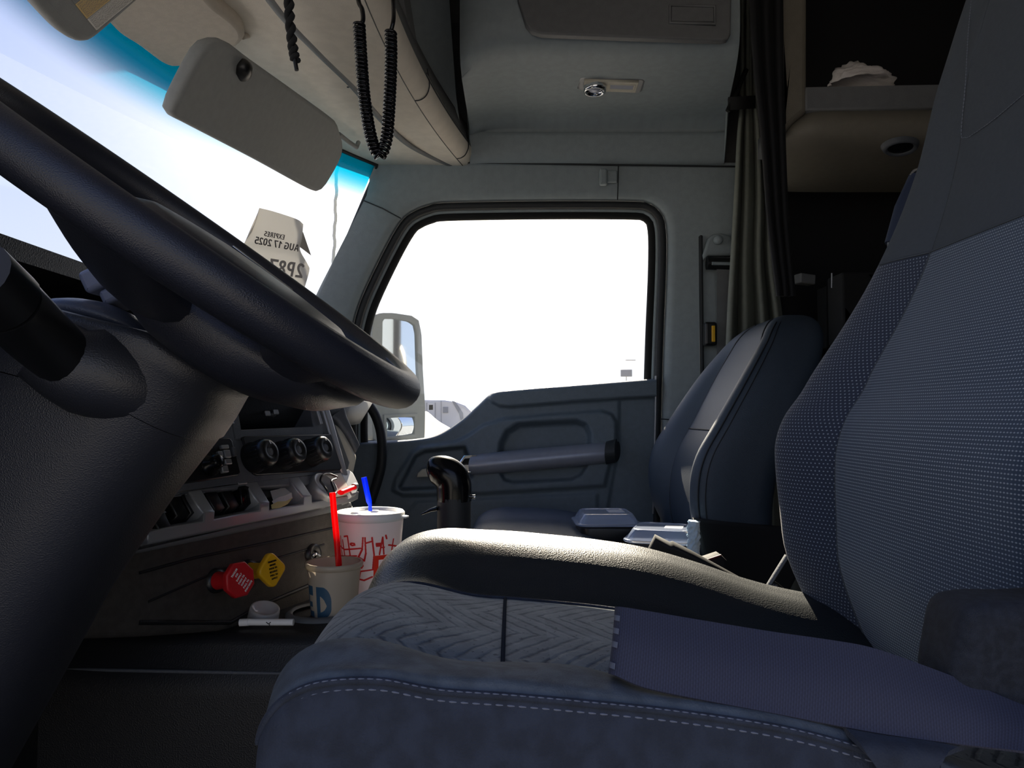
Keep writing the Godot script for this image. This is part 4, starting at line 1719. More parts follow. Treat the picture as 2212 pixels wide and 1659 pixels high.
# ---------- steering wheel and column ----------
func build_wheel() -> void:
	var c := V(-0.286, 0.156, 0.6477)
	var t := Vector3(cos(0.6237), -sin(0.6237), 0)
	var k := Vector3(0.0173, -0.0257, 1.0)
	k = (k - t * k.dot(t)).normalized()
	var n := k.cross(t)
	# local frame: x along t, y along k (toward the open door), z along n (toward the driver)
	var wf := Transform3D(Basis(t, k, n), c)
	var wh := thing("steering_wheel", "large black leather steering wheel with padded hub seen edge-on", "steering wheel", c)
	var st := st_new()
	var path := []
	for i in 96:
		var a := TAU * i / 96
		path.append(wf * Vector3(cos(a) * 0.2295, sin(a) * 0.2295, 0))
	tube(st, path, 0.0172, 20, true, true, 1.0, n)
	obj("rim", st, M.leather_black, wh)
	# spokes: two wide ones across, two low ones
	for q in [[0.05, 0.07, 76.0, 0.115, 0.075], [0.05, -0.07, -76.0, 0.115, 0.075], [0.12, 0.05, 34.0, 0.07, 0.04], [0.12, -0.05, -34.0, 0.07, 0.04]]:
		st = st_new()
		var rings := []
		var a0 := deg_to_rad(q[2])
		var p0 := Vector2(q[0], q[1])
		var p1 := Vector2(cos(a0), sin(a0)) * 0.226
		var dir := (p1 - p0).normalized()
		var per := Vector2(-dir.y, dir.x)
		for i in 11:
			var u := i / 10.0
			var c2 := p0.lerp(p1, u)
			var wdt: float = lerpf(q[3], q[4], sin(u * PI / 2)) + 0.03 * pow(u, 4.0)
			var hh := lerpf(0.026, 0.012, u)
			var zz := lerpf(-0.040, -0.003, u * u)
			var ring := []
			for m in 16:
				var b := TAU * m / 16
				var e := c2 + per * cos(b) * wdt * 0.5
				ring.append(wf * Vector3(e.x, e.y, zz + sin(b) * hh))
			rings.append(ring)
		loft(st, rings)
		obj("spoke", st, M.leather_black, wh)
	# hub: dished back and padded face
	st = st_new()
	var g := []
	for q in [[0.03, 0.05, -0.070], [0.062, 0.105, -0.067], [0.088, 0.122, -0.056], [0.108, 0.130, -0.036], [0.112, 0.128, -0.024], [0.08, 0.09, -0.018], [0.0, 0.0, -0.016]]:
		var r := []
		for i in 48:
			var a := TAU * i / 48
			var sx := pow(absf(cos(a)), 0.75) * signf(cos(a))
			var sy := pow(absf(sin(a)), 0.75) * signf(sin(a))
			r.append(wf * Vector3(sx * q[0] + 0.096, sy * q[1], q[2]))
		g.append(r)
	quads(st, g, true)
	obj("hub", st, M.leather_black, wh)
	st = st_new()
	g = []
	for q in [[0.100, 0.088, -0.020], [0.104, 0.090, -0.004], [0.100, 0.086, 0.005], [0.088, 0.074, 0.011], [0.05, 0.045, 0.014], [0.0, 0.0, 0.0145]]:
		var r := []
		for i in 48:
			var a := TAU * i / 48
			var sx := pow(absf(cos(a)), 0.6) * signf(cos(a))
			var sy := pow(absf(sin(a)), 0.6) * signf(sin(a))
			r.append(wf * Vector3(sx * q[0] + 0.064, sy * q[1], q[2]))
		g.append(r)
	quads(st, g, true)
	var pad := obj("hub_pad", st, M.leather_black, wh)
	st = st_new()
	tube(st, [wf * Vector3(0.015, -0.05, 0.0145), wf * Vector3(0.085, -0.05, 0.0135), wf * Vector3(0.090, -0.048, 0.0105)], 0.0014, 8)
	obj("hub_trim", st, M.chrome, pad, "thin bright line on the hub pad")
	# near-side grip seam
	st = st_new()
	var sp := []
	for i in 30:
		var a := lerpf(deg_to_rad(-30), deg_to_rad(95), i / 29.0)
		sp.append(wf * Vector3(cos(a) * 0.2145, sin(a) * 0.2145, 0.0108))
	tube(st, sp, 0.0012, 6)
	obj("rim_seam", st, M.thread, wh)
	# column shroud
	var col := thing("steering_column", "dark grey steering column shroud below the steering wheel", "steering column", c - n * 0.5)
	st = st_new()
	var rings := []
	var secs := [[0.074, 0.04, 0.05, 0.030], [0.070, 0.072, 0.075, 0.028], [0.071, 0.090, 0.087, 0.027], [0.077, 0.096, 0.090, 0.026], [0.090, 0.094, 0.089, 0.025], [0.11, 0.097, 0.087, 0.025], [0.131, 0.099, 0.086, 0.024]]
	for q in secs:
		rings.append(col_ring(wf, q))
	loft(st, rings, true)
	obj("shroud_collar", st, M.column, col)
	st = st_new()
	rings = []
	for q in [[0.132, 0.0970, 0.0850, 0.024], [0.20, 0.095, 0.082, 0.024], [0.30, 0.096, 0.080, 0.026], [0.40, 0.103, 0.082, 0.032], [0.56, 0.116, 0.09, 0.038]]:
		rings.append(col_ring(wf, q))
	loft(st, rings, true)
	obj("shroud_lower", st, M.column, col)
	# top cowl in front of the wheel
	st = st_new()
	var cw := cr([W(84, 720, 0.62), W(98, 692, 0.62), W(130, 676, 0.62), W(180, 674, 0.62), W(235, 684, 0.62), W(300, 712, 0.63), W(350, 745, 0.64)], 5)
	var cwr := []
	for i in cw.size():
		cwr.append(crf([[0.0, 0.008], [0.18, 0.026], [0.5, 0.030], [0.8, 0.024], [1.0, 0.012]], i / float(cw.size() - 1)))
	tube(st, cw, cwr, 20, false, true, 0.36)
	obj("shroud_cowl", st, M.cowl, col)
	# boot and stalk on the near side
	st = st_new()
	var bp := W(150, 785, 0.565)
	tube(st, [bp + Vector3(0.03, -0.012, -0.03), bp + Vector3(0.012, -0.004, 0.0), bp, bp + Vector3(-0.016, 0.012, 0.012)], [0.037, 0.035, 0.031, 0.026], 24)
	obj("stalk_boot", st, M.column, col)
	st = st_new()
	tube(st, [W(150, 785, 0.555), W(90, 730, 0.53), W(30, 672, 0.50), W(12, 655, 0.49)], [0.021, 0.0225, 0.0225, 0.0225], 20)
	tube(st, [W(10, 652, 0.49), W(-60, 590, 0.46)], [0.0235, 0.0235], 20)
	obj("stalk", st, M.black, col)
	# second lever end showing past the wheel
	st = st_new()
	var sf := frame(W(205, 600, 0.62), W(232, 575, 0.62) - W(180, 600, 0.62), W(178, 598, 0.62) - W(205, 632, 0.62))
	rbox(st, sf * at(Vector3(0.008, 0, -0.02)), Vector3(0.040, 0.020, 0.045), 0.004)
	rbox(st, sf * at(Vector3(0.016, -0.018, -0.02)), Vector3(0.040, 0.014, 0.040), 0.004)
	obj("lever_end", st, mat(rgb(104, 112, 136), 0.5), col)

func col_ring(wf: Transform3D, q: Array) -> Array:
	var r := []
	for i in 44:
		var a := TAU * i / 44
		var sx := pow(absf(cos(a)), 0.75) * signf(cos(a))
		var sy := pow(absf(sin(a)), 0.75) * signf(sin(a))
		var across: float = sx * q[1] + q[3]
		r.append(wf * Vector3(across, sy * q[2], -q[0] - maxf(0.0, 0.06 - across) * 0.40))
	return r

# ---------- seats ----------
# one closed ring of a seat back at one height; see backrest()
const BACK := [[-0.80, 1.0, 0.0], [-0.97, 0.85, 0.0], [-1.0, 0.55, 0.0], [-1.0, 0.25, 0.0], [-0.97, 0.07, 0.0], [-0.88, 0.0, 0.0], [-0.74, 0.02, 0.25], [-0.62, 0.0, 0.95], [-0.59, 0.0, 1.08], [-0.53, 0.0, 0.98], [0.0, 0.0, 0.92], [0.53, 0.0, 0.98], [0.59, 0.0, 1.08], [0.62, 0.0, 0.95], [0.74, 0.02, 0.25], [0.88, 0.0, 0.0], [0.97, 0.07, 0.0], [1.0, 0.25, 0.0], [1.0, 0.55, 0.0], [0.97, 0.85, 0.0], [0.80, 1.0, 0.0], [0.3, 1.05, 0.0], [-0.3, 1.05, 0.0]]
const NU := 4

# rows: [height, x of the bolster front, half width, bolster depth, thickness]
func backrest(rows: Array, cd: float, nv: int) -> Array:
	var ctl := []
	for q in rows:
		var r := []
		for c in BACK:
			r.append(V(q[1] + c[1] * q[4] + c[2] * q[3], q[0], cd + c[0] * q[2]))
		ctl.append(r)
	return smooth(ctl, NU, nv, true)

func line_on(g: Array, r0: int, r1: int, col: int, off := Vector3(-0.001, 0, 0)) -> Array:
	var p := []
	for i in range(r0, r1 + 1):
		p.append(g[i][col] + off)
	return p

func row_on(g: Array, row: int, c0: int, c1: int, off := Vector3(-0.001, 0, 0)) -> Array:
	var p := []
	for j in range(c0, c1 + 1):
		p.append(g[row][j] + off)
	return p

func dashes(st: SurfaceTool, path: Array, pitch: float, len_: float, rad: float) -> void:
	var total := 0.0
	for i in range(1, path.size()):
		total += (path[i] - path[i - 1]).length()
	var n := int(total / pitch)
	var fine_ := resample(path, n * 4 + 1)
	for k in n:
		var a: Vector3 = fine_[k * 4]
		var b: Vector3 = fine_[k * 4 + 1].lerp(fine_[k * 4 + 3], 0.3)
		tube(st, [a, (a + b) / 2, a + (b - a).normalized() * len_], [rad * 0.6, rad, rad * 0.6], 5)

# cushion profile across the seat: [d from the middle, height]
const CUSH := [[-0.245, -0.45], [-0.255, -0.30], [-0.252, -0.20], [-0.246, -0.1515], [-0.226, -0.1475], [-0.195, -0.152], [-0.155, -0.165], [-0.128, -0.178], [-0.095, -0.1735], [-0.03, -0.172], [0.04, -0.174], [0.088, -0.182], [0.106, -0.178], [0.122, -0.168], [0.150, -0.149], [0.187, -0.138], [0.236, -0.149], [0.252, -0.28], [0.25, -0.45]]

func cushion(cd: float, dx: float, dh: float, back_x: float, drop: Array, fold: float, prof: Array, rise := 0.0) -> Array:
	var ctl := []
	var rows := []
	for q in [[0.004, -0.27, 0.05], [-0.002, -0.13, 0.03], [0.0, -0.052, 0.014], [0.008, -0.022, 0.004], [0.030, -0.006, 0.0], [0.065, 0.001, 0.0]]:
		rows.append([true, q[0], q[1], q[2]])
	for x in [-0.04, 0.0, 0.04, 0.09, 0.15, 0.21, 0.27, 0.33, back_x]:
		rows.append([false, x, 0.0, 0.0])
	for q in rows:
		var r := []
		for c in prof:
			var e: float = c[0] / 0.25
			var x: float
			if q[0]:
				x = -0.138 - 0.024 * (1.0 - e * e) + q[1]
			else:
				x = q[1]
			var y: float = c[1]
			var side := absf(c[0]) > 0.24
			if q[0]:
				y = maxf(y + q[2], -0.45) if not (side and c[1] < -0.16) else minf(y, -0.16 + q[2])
				y = maxf(y, -0.45)
			if c[1] > -0.3:
				y += crf(drop, x)
				y += rise * (0.55 if c[0] < -0.2 else 1.0) * smoothstep(0.16, 0.06, c[0]) * smoothstep(-0.02, -0.12, x)
				# pucker of the near bolster
				if fold > 0.0 and c[0] < -0.12 and c[0] > -0.24:
					y += fold * (sin(x * 34.0 + 1.1) * 0.5 + sin(x * 61.0 + c[0] * 40.0) * 0.35) * smoothstep(-0.13, -0.02, x) * smoothstep(0.35, 0.2, x)
			var d: float = c[0] * (1.0 - q[3] * 2.0)
			r.append(V(x + dx, y + dh, cd + d))
		ctl.append(r)
	return smooth(ctl, NU, 6)

func build_driver_seat() -> void:
	var seat := thing("driver_chair", "grey fabric driver's seat with woven back and worn suede cushion in the foreground", "seat", V(0.1, -0.70, 0.65))
	var drop := [[-0.2, 0.0], [-0.08, 0.002], [0.0, 0.0], [0.155, -0.019], [0.29, -0.06], [0.42, -0.085]]
	var g := cushion(0.65, 0.0, 0.0, 0.43, drop, 0.005, CUSH, 0.018)
	var nr: int = g.size() - 1
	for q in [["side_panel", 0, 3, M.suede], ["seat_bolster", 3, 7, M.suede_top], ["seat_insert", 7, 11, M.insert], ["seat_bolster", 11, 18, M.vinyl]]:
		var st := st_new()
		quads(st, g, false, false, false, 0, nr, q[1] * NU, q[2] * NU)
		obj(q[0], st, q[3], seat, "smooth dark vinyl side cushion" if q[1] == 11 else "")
	var st := st_new()
	tube(st, line_on(g, 14, nr, 3 * NU, Vector3(0, 0.0005, 0.0005)), 0.0022, 6)
	tube(st, line_on(g, 10, nr, 7 * NU, Vector3(0, 0.001, 0)), 0.0016, 6)
	tube(st, line_on(g, 10, nr, 11 * NU, Vector3(0, 0.001, 0)), 0.0016, 6)
	var crow := 0
	while crow < nr and g[crow][9 * NU].x < -0.012:
		crow += 1
	obj("cushion_seam", st, M.suede, seat)
	st = st_new()
	tube(st, row_on(g, crow, 7 * NU, 11 * NU, Vector3(0, 0.0004, 0)), 0.0018, 6)
	obj("cross_seam", st, M.seam_dark, seat)
	st = st_new()
	var line := []
	var line2 := []
	for i in range(16, nr + 1):
		line.append(g[i][3 * NU] + Vector3(0, -0.0042, 0.0012))
		line2.append(g[i][3 * NU] + Vector3(0, 0.0016, 0.0018))
	dashes(st, line, 0.0062, 0.0040, 0.0006)
	dashes(st, line2, 0.0048, 0.0034, 0.0006)
	var sti := obj("stitching", st, M.thread, seat)
	sti.set_meta("kind", "stuff")
	# pedestal under the cushion
	st = st_new()
	rbox(st, at(V(0.14, -0.58, 0.65)), Vector3(0.44, 0.26, 0.40), 0.03)
	obj("pedestal", st, M.black_matte, seat)

	# back
	var rows := []
	for q in [[-0.30, 0.385, 0.225, 0.018, 0.13], [-0.236, 0.350, 0.238, 0.022, 0.14], [-0.166, 0.321, 0.247, 0.028, 0.15], [-0.112, 0.314, 0.250, 0.032, 0.155], [-0.057, 0.3095, 0.250, 0.036, 0.16], [-0.0295, 0.311, 0.250, 0.038, 0.16], [-0.002, 0.321, 0.249, 0.038, 0.16], [0.025, 0.340, 0.247, 0.036, 0.155], [0.052, 0.356, 0.245, 0.033, 0.15], [0.106, 0.391, 0.240, 0.028, 0.14], [0.159, 0.421, 0.234, 0.022, 0.13], [0.222, 0.449, 0.226, 0.014, 0.12], [0.278, 0.466, 0.214, 0.008, 0.115], [0.313, 0.473, 0.206, 0.004, 0.11], [0.361, 0.481, 0.196, 0.0, 0.105], [0.408, 0.492, 0.185, 0.0, 0.10], [0.454, 0.504, 0.176, 0.0, 0.095], [0.52, 0.525, 0.165, 0.0, 0.085], [0.555, 0.545, 0.145, 0.0, 0.06], [0.565, 0.560, 0.11, 0.0, 0.035]]:
		rows.append(q)
	var nv := 4
	var b := backrest(rows, 0.65, nv)
	var nb: int = b.size() - 1
	var cut := 10 * nv + 1
	for q in [["back_bolster", 0, 8, M.weave_side], ["back_panel", 8, 12, M.weave], ["back_bolster", 12, 20, M.weave_side], ["back_shell", 20, 23, M.plain_fabric]]:
		st = st_new()
		quads(st, b, true, false, false, 0, cut, q[1] * NU, q[2] * NU)
		obj(q[0], st, q[3], seat)
	st = st_new()
	quads(st, b, true, false, false, cut, nb, 0, -1)
	fan(st, b[nb])
	obj("headrest", st, M.plain_fabric, seat)
	st = st_new()
	tube(st, row_on(b, cut, 5 * NU, 15 * NU, Vector3(-0.0008, 0, 0)), 0.0013, 6)
	tube(st, line_on(b, 0, cut, 8 * NU), 0.0014, 6)
	tube(st, line_on(b, 0, cut, 12 * NU), 0.0014, 6)
	tube(st, line_on(b, 0, cut + 14, 3 * NU, Vector3(-0.001, 0, 0.001)), 0.0014, 6)
	obj("back_seam", st, M.plain_fabric, seat)
	# stitched outline of the headrest insert
	st = st_new()
	var hp := []
	for q in [[2096, -60], [2092, 60], [2086, 180], [2080, 284], [2084, 298], [2096, 300], [2150, 262], [2212, 214], [2300, 140]]:
		hp.append(Vector2(q[0], q[1]))
	var path := []
	for p in hp:
		path.append(on_grid(b, p, cut, nb))
	path = cr(path, 8)
	dashes(st, path, 0.0040, 0.0030, 0.0006)
	var hs := obj("headrest_stitching", st, M.thread, seat)
	hs.set_meta("kind", "stuff")
	# padded hip flap on the near side of the back
	st = st_new()
	var t := Transform3D(Basis.IDENTITY, V(0, 0, 0.426))
	plate(st, t, soft(pls(t, [2068, 1500, 2080, 1400, 2096, 1335, 2130, 1312, 2240, 1308, 2500, 1330, 2500, 1640, 2240, 1620, 2100, 1560]), 64), 0.05, 0.012, 5)
	obj("recliner_cover", st, M.hip_fabric, seat)
	# belt buckle stalk at the far side
	var bk := thing("belt_buckle", "black seat belt buckle stalk with a metal blade beside the driver's seat back", "seat belt", W(1660, 1290, 0.95))
	st = st_new()
	tube(st, ws([1645, 1290, 1672, 1245, 1700, 1200], 0.955), 0.006, 10, false, true, 0.4)
	obj("blade", st, M.dash, bk)
	st = st_new()
	rbox(st, frame(W(1648, 1284, 0.945), W(1660, 1294, 0.945) - W(1634, 1276, 0.945), Vector3(0, 1, 0)), Vector3(0.012, 0.010, 0.012), 0.002)
	rbox(st, frame(W(1664, 1296, 0.95), W(1690, 1262, 0.95) - W(1660, 1298, 0.95), Vector3(0, 1, 0)), Vector3(0.045, 0.022, 0.014), 0.004)
	obj("buckle", st, M.black, bk)
	# seat belt webbing lying across the cushion
	var sb := thing("driver_seat_belt", "wide purplish grey seat belt webbing lying folded across the driver's seat", "seat belt", W(1700, 1560, 0.48))
	var top := []
	var bot := []
	for q in [[1352, 1318, 0.480, 1330, 1448, 0.455], [1334, 1312, 0.468, 1320, 1455, 0.437], [1345, 1315, 0.458, 1330, 1461, 0.424], [1400, 1324, 0.455, 1390, 1487, 0.417], [1500, 1341, 0.453, 1500, 1511, 0.414], [1660, 1367, 0.450, 1660, 1541, 0.412], [1800, 1387, 0.446, 1800, 1568, 0.410], [1880, 1402, 0.442, 1900, 1586, 0.408], [1980, 1436, 0.438, 2010, 1602, 0.405], [2100, 1482, 0.430, 2120, 1616, 0.400], [2230, 1536, 0.415, 2240, 1632, 0.385], [2400, 1590, 0.39, 2400, 1660, 0.37]]:
		top.append(W(q[0], q[1], q[2]))
		bot.append(W(q[3], q[4], q[5]))
	var m1 := []
	for i in top.size():
		m1.append(top[i].lerp(bot[i], 0.5) + Vector3(0, 0.001, 0.003))
	st = st_new()
	var bg := smooth([top, m1, bot], 5, 5)
	slab(st, bg, 0.0016)
	var wb := mat(Color(1, 1, 1), 0.85)
	wb.albedo_texture = web_tex()
	wb.uv1_scale = Vector3(1.0 / 0.012, 1.0 / 0.012, 1)
	obj("webbing", st, wb, sb)
	st = st_new()
	for k in 4:
		var u := 0.14 + k * 0.22
		var r0 := []
		var r1 := []
		for j in range(4, 11):
			var i0 := u * 10.0
			var a: Vector3 = bg[int(i0)][j]
			var b2: Vector3 = bg[mini(int(i0) + 1, 10)][j]
			r0.append(a + Vector3(-0.0016, 0, 0.0028))
			r1.append(a.lerp(b2, 0.85) + Vector3(-0.0016, 0, 0.0028))
		slab(st, [r0, r1], 0.0004)
	obj("stripe", st, M.thread, sb, "pale bars at the folded end")
	# loose cloth flap low at the back of the cushion
	var fl := thing("seat_flap", "dark blue loose cloth flap hanging under the belt at the lower right", "cloth", W(1940, 1640, 0.40))
	st = st_new()
	slab(st, smooth([ws([1800, 1560, 1900, 1575, 2010, 1590, 2120, 1610], 0.43), ws([1840, 1600, 1920, 1612, 2000, 1618, 2060, 1628], 0.40), ws([1880, 1640, 1940, 1650, 2010, 1655, 2022, 1650], 0.395), ws([1920, 1690, 1960, 1690, 1990, 1690, 2010, 1690], 0.40)], 6, 6), 0.003)
	obj("fabric", st, M.suede, fl)

func on_grid(g: Array, p: Vector2, r0: int, r1: int) -> Vector3: # nearest front-surface grid place seen at that pixel
	var best := Vector3.ZERO
	var bd := 1e12
	var r := ray(p.x, p.y).normalized()
	var c := Vector3(0, CY, 0)
	for i in range(r0, r1):
		for j in range(4 * NU, 16 * NU):
			var q: Vector3 = g[i][j]
			for k in 4:
				var s: Vector3 = q.lerp(g[i + 1][j + 1], k / 4.0) if k < 2 else q.lerp(g[i][j + 1], (k - 1) / 3.0)
				var dd := (s - c).cross(r).length_squared()
				if dd < bd:
					bd = dd
					best = s
	return best + Vector3(-0.0012, 0, 0.0005)

func web_tex() -> ImageTexture:
	var s := 64
	var im := Image.create(s, s, false, Image.FORMAT_RGB8)
	var r := RandomNumberGenerator.new()
	r.seed = 3
	for y in s:
		for x in s:
			var k := 0.86 + 0.14 * sin(TAU * x / 8.0) * (0.6 + 0.4 * sin(TAU * (y / 16.0 + (x / 8) * 0.5))) + r.randf_range(-0.05, 0.05)
			im.set_pixel(x, y, Color(0.25 * k, 0.255 * k, 0.32 * k))
	return ImageTexture.create_from_image(im)

func build_passenger_seat() -> void:
	var seat := thing("passenger_chair", "smooth grey leather passenger seat beyond the driver's seat", "seat", V(0.2, -0.70, 1.55))
	var drop := [[-0.2, 0.0], [0.0, 0.0], [0.1, -0.012], [0.2, -0.045], [0.4, -0.075]]
	var prof := [[-0.245, -0.45], [-0.252, -0.30], [-0.25, -0.21], [-0.235, -0.160], [-0.21, -0.147], [-0.18, -0.146], [-0.15, -0.152], [-0.128, -0.158], [-0.095, -0.157], [-0.03, -0.156], [0.04, -0.156], [0.093, -0.158], [0.125, -0.156], [0.16, -0.147], [0.195, -0.142], [0.225, -0.148], [0.246, -0.18], [0.252, -0.28], [0.25, -0.45]]
	var g := cushion(1.55, 0.06, -0.078, 0.42, drop, 0.0, prof)
	var nr: int = g.size() - 1
	var st: SurfaceTool
	for q in [["seat_bolster", 0, 7], ["seat_insert", 7, 11], ["seat_bolster", 11, 18]]:
		st = st_new()
		quads(st, g, false, false, false, 0, nr, q[1] * NU, q[2] * NU)
		obj(q[0], st, M.leather_grey, seat)
	st = st_new()
	rbox(st, at(V(0.2, -0.60, 1.55)), Vector3(0.42, 0.22, 0.40), 0.03)
	obj("pedestal", st, M.black_matte, seat)
	var rows := [[-0.34, 0.40, 0.20, 0.0, 0.10], [-0.25, 0.350, 0.215, 0.015, 0.13], [-0.19, 0.326, 0.226, 0.03, 0.15], [-0.127, 0.322, 0.230, 0.040, 0.16], [-0.075, 0.334, 0.229, 0.044, 0.165], [-0.02, 0.366, 0.225, 0.042, 0.16], [0.04, 0.404, 0.214, 0.034, 0.15], [0.09, 0.437, 0.198, 0.026, 0.14], [0.135, 0.470, 0.170, 0.016, 0.125], [0.165, 0.493, 0.140, 0.008, 0.11], [0.187, 0.518, 0.105, 0.002, 0.085], [0.200, 0.545, 0.065, 0.0, 0.05], [0.203, 0.56, 0.03, 0.0, 0.02]]
	var nv := 5
	var b := backrest(rows, 1.55, nv)
	var nb: int = b.size() - 1
	for q in [["back_bolster", 0, 8], ["back_panel", 8, 12], ["back_bolster", 12, 20], ["back_shell", 20, 23]]:
		st = st_new()
		quads(st, b, true, false, false, 0, nb, q[1] * NU, q[2] * NU)
		if q[0] == "back_shell":
			fan(st, b[nb])
			fan(st, b[0])
		obj(q[0], st, M.leather_grey, seat)
	st = st_new()
	tube(st, line_on(b, 4, nb - 8, 8 * NU), 0.0018, 6)
	tube(st, line_on(b, 4, nb - 8, 12 * NU), 0.0018, 6)
	tube(st, line_on(b, 0, nb - 12, 4 * NU, Vector3(-0.001, 0, 0.001)), 0.0016, 6)
	tube(st, line_on(b, 0, nb - 12, 4 * NU - 2, Vector3(-0.001, 0, 0.001)), 0.0010, 6)
	tube(st, row_on(b, 24, 8 * NU, 12 * NU), 0.0016, 6)
	obj("back_seam", st, M.rubber, seat)
	st = st_new()
	plate(st, Transform3D(Basis.IDENTITY, V(0, 0, 1.318)), pls(Transform3D(Basis.IDENTITY, V(0, 0, 1.318)), [1500, 1120, 1700, 1140, 1760, 1180, 1700, 1290, 1560, 1290, 1520, 1200]), 0.02, 0.006)
	obj("side_cover", st, M.black_matte, seat)

# ---------- small things ----------
func cup_print(kind: int) -> ImageTexture:
	var w := 1024
	var h := 512
	var im := Image.create(w, h, false, Image.FORMAT_RGB8)
	if kind == 0: # red street-plan lines; v runs from the rim down, u round the cup
		im.fill(rgb(236, 230, 232))
		var red := rgb(196, 34, 36)
		for l in CUPLINES:
			for i in range(0, l.size() - 3, 2):
				stroke(im, Vector2(l[i], l[i + 1]), Vector2(l[i + 2], l[i + 3]), 4.0, red)
		im.fill_rect(Rect2i(610, 236, 26, 276), rgb(212, 44, 22))
		im.fill_rect(Rect2i(610, 236, 90, 26), rgb(212, 44, 22))
		im.fill_rect(Rect2i(662, 282, 8, 60), rgb(196, 34, 36))
	else:
		im.fill(rgb(206, 200, 190))
		var blue := rgb(62, 106, 146)
		for q in [[470, 300, 26, 212], [470, 300, 78, 50], [470, 384, 66, 44], [470, 462, 78, 50], [580, 300, 30, 212]]:
			im.fill_rect(Rect2i(q[0], q[1], q[2], q[3]), blue)
		for i in 60: # bowl of the D
			var a := -PI / 2 + PI * i / 59
			var c := Vector2(612 + 62 * cos(a), 406 + 82 * sin(a))
			im.fill_rect(Rect2i(int(c.x) - 15, int(c.y) - 24, 30, 48), blue)
		im.fill_rect(Rect2i(580, 300, 40, 48), blue)
		im.fill_rect(Rect2i(580, 464, 40, 48), blue)
	return ImageTexture.create_from_image(im)

const CUPLINES := [[412, 130, 418, 330], [430, 150, 452, 330], [446, 128, 470, 122, 492, 330], [400, 190, 440, 206, 545, 190], [400, 250, 520, 236], [556, 128, 552, 196], [566, 128, 570, 220, 562, 264, 536, 246], [552, 196, 528, 250, 512, 300, 520, 330, 604, 318], [570, 160, 600, 150], [600, 128, 612, 230, 606, 318], [540, 330, 520, 420], [520, 370, 560, 380, 604, 360], [640, 230, 654, 130, 664, 230], [650, 190, 664, 190], [670, 120, 676, 140], [486, 168, 496, 162, 510, 164, 512, 172, 498, 176, 486, 170], [622, 164, 640, 164], [622, 172, 640, 172], [624, 180, 640, 180], [538, 290, 546, 278, 554, 294, 546, 306, 538, 292], [420, 420, 500, 440], [300, 150, 340, 330], [320, 200, 400, 250], [720, 150, 700, 330], [690, 180, 760, 200]]

func stroke(im: Image, a: Vector2, b: Vector2, r: float, c: Color) -> void:
	var n := int((b - a).length()) + 1
	for i in n + 1:
		var p := a.lerp(b, float(i) / n)
		im.fill_rect(Rect2i(int(p.x - r), int(p.y - r), int(r * 2), int(r * 2)), c)

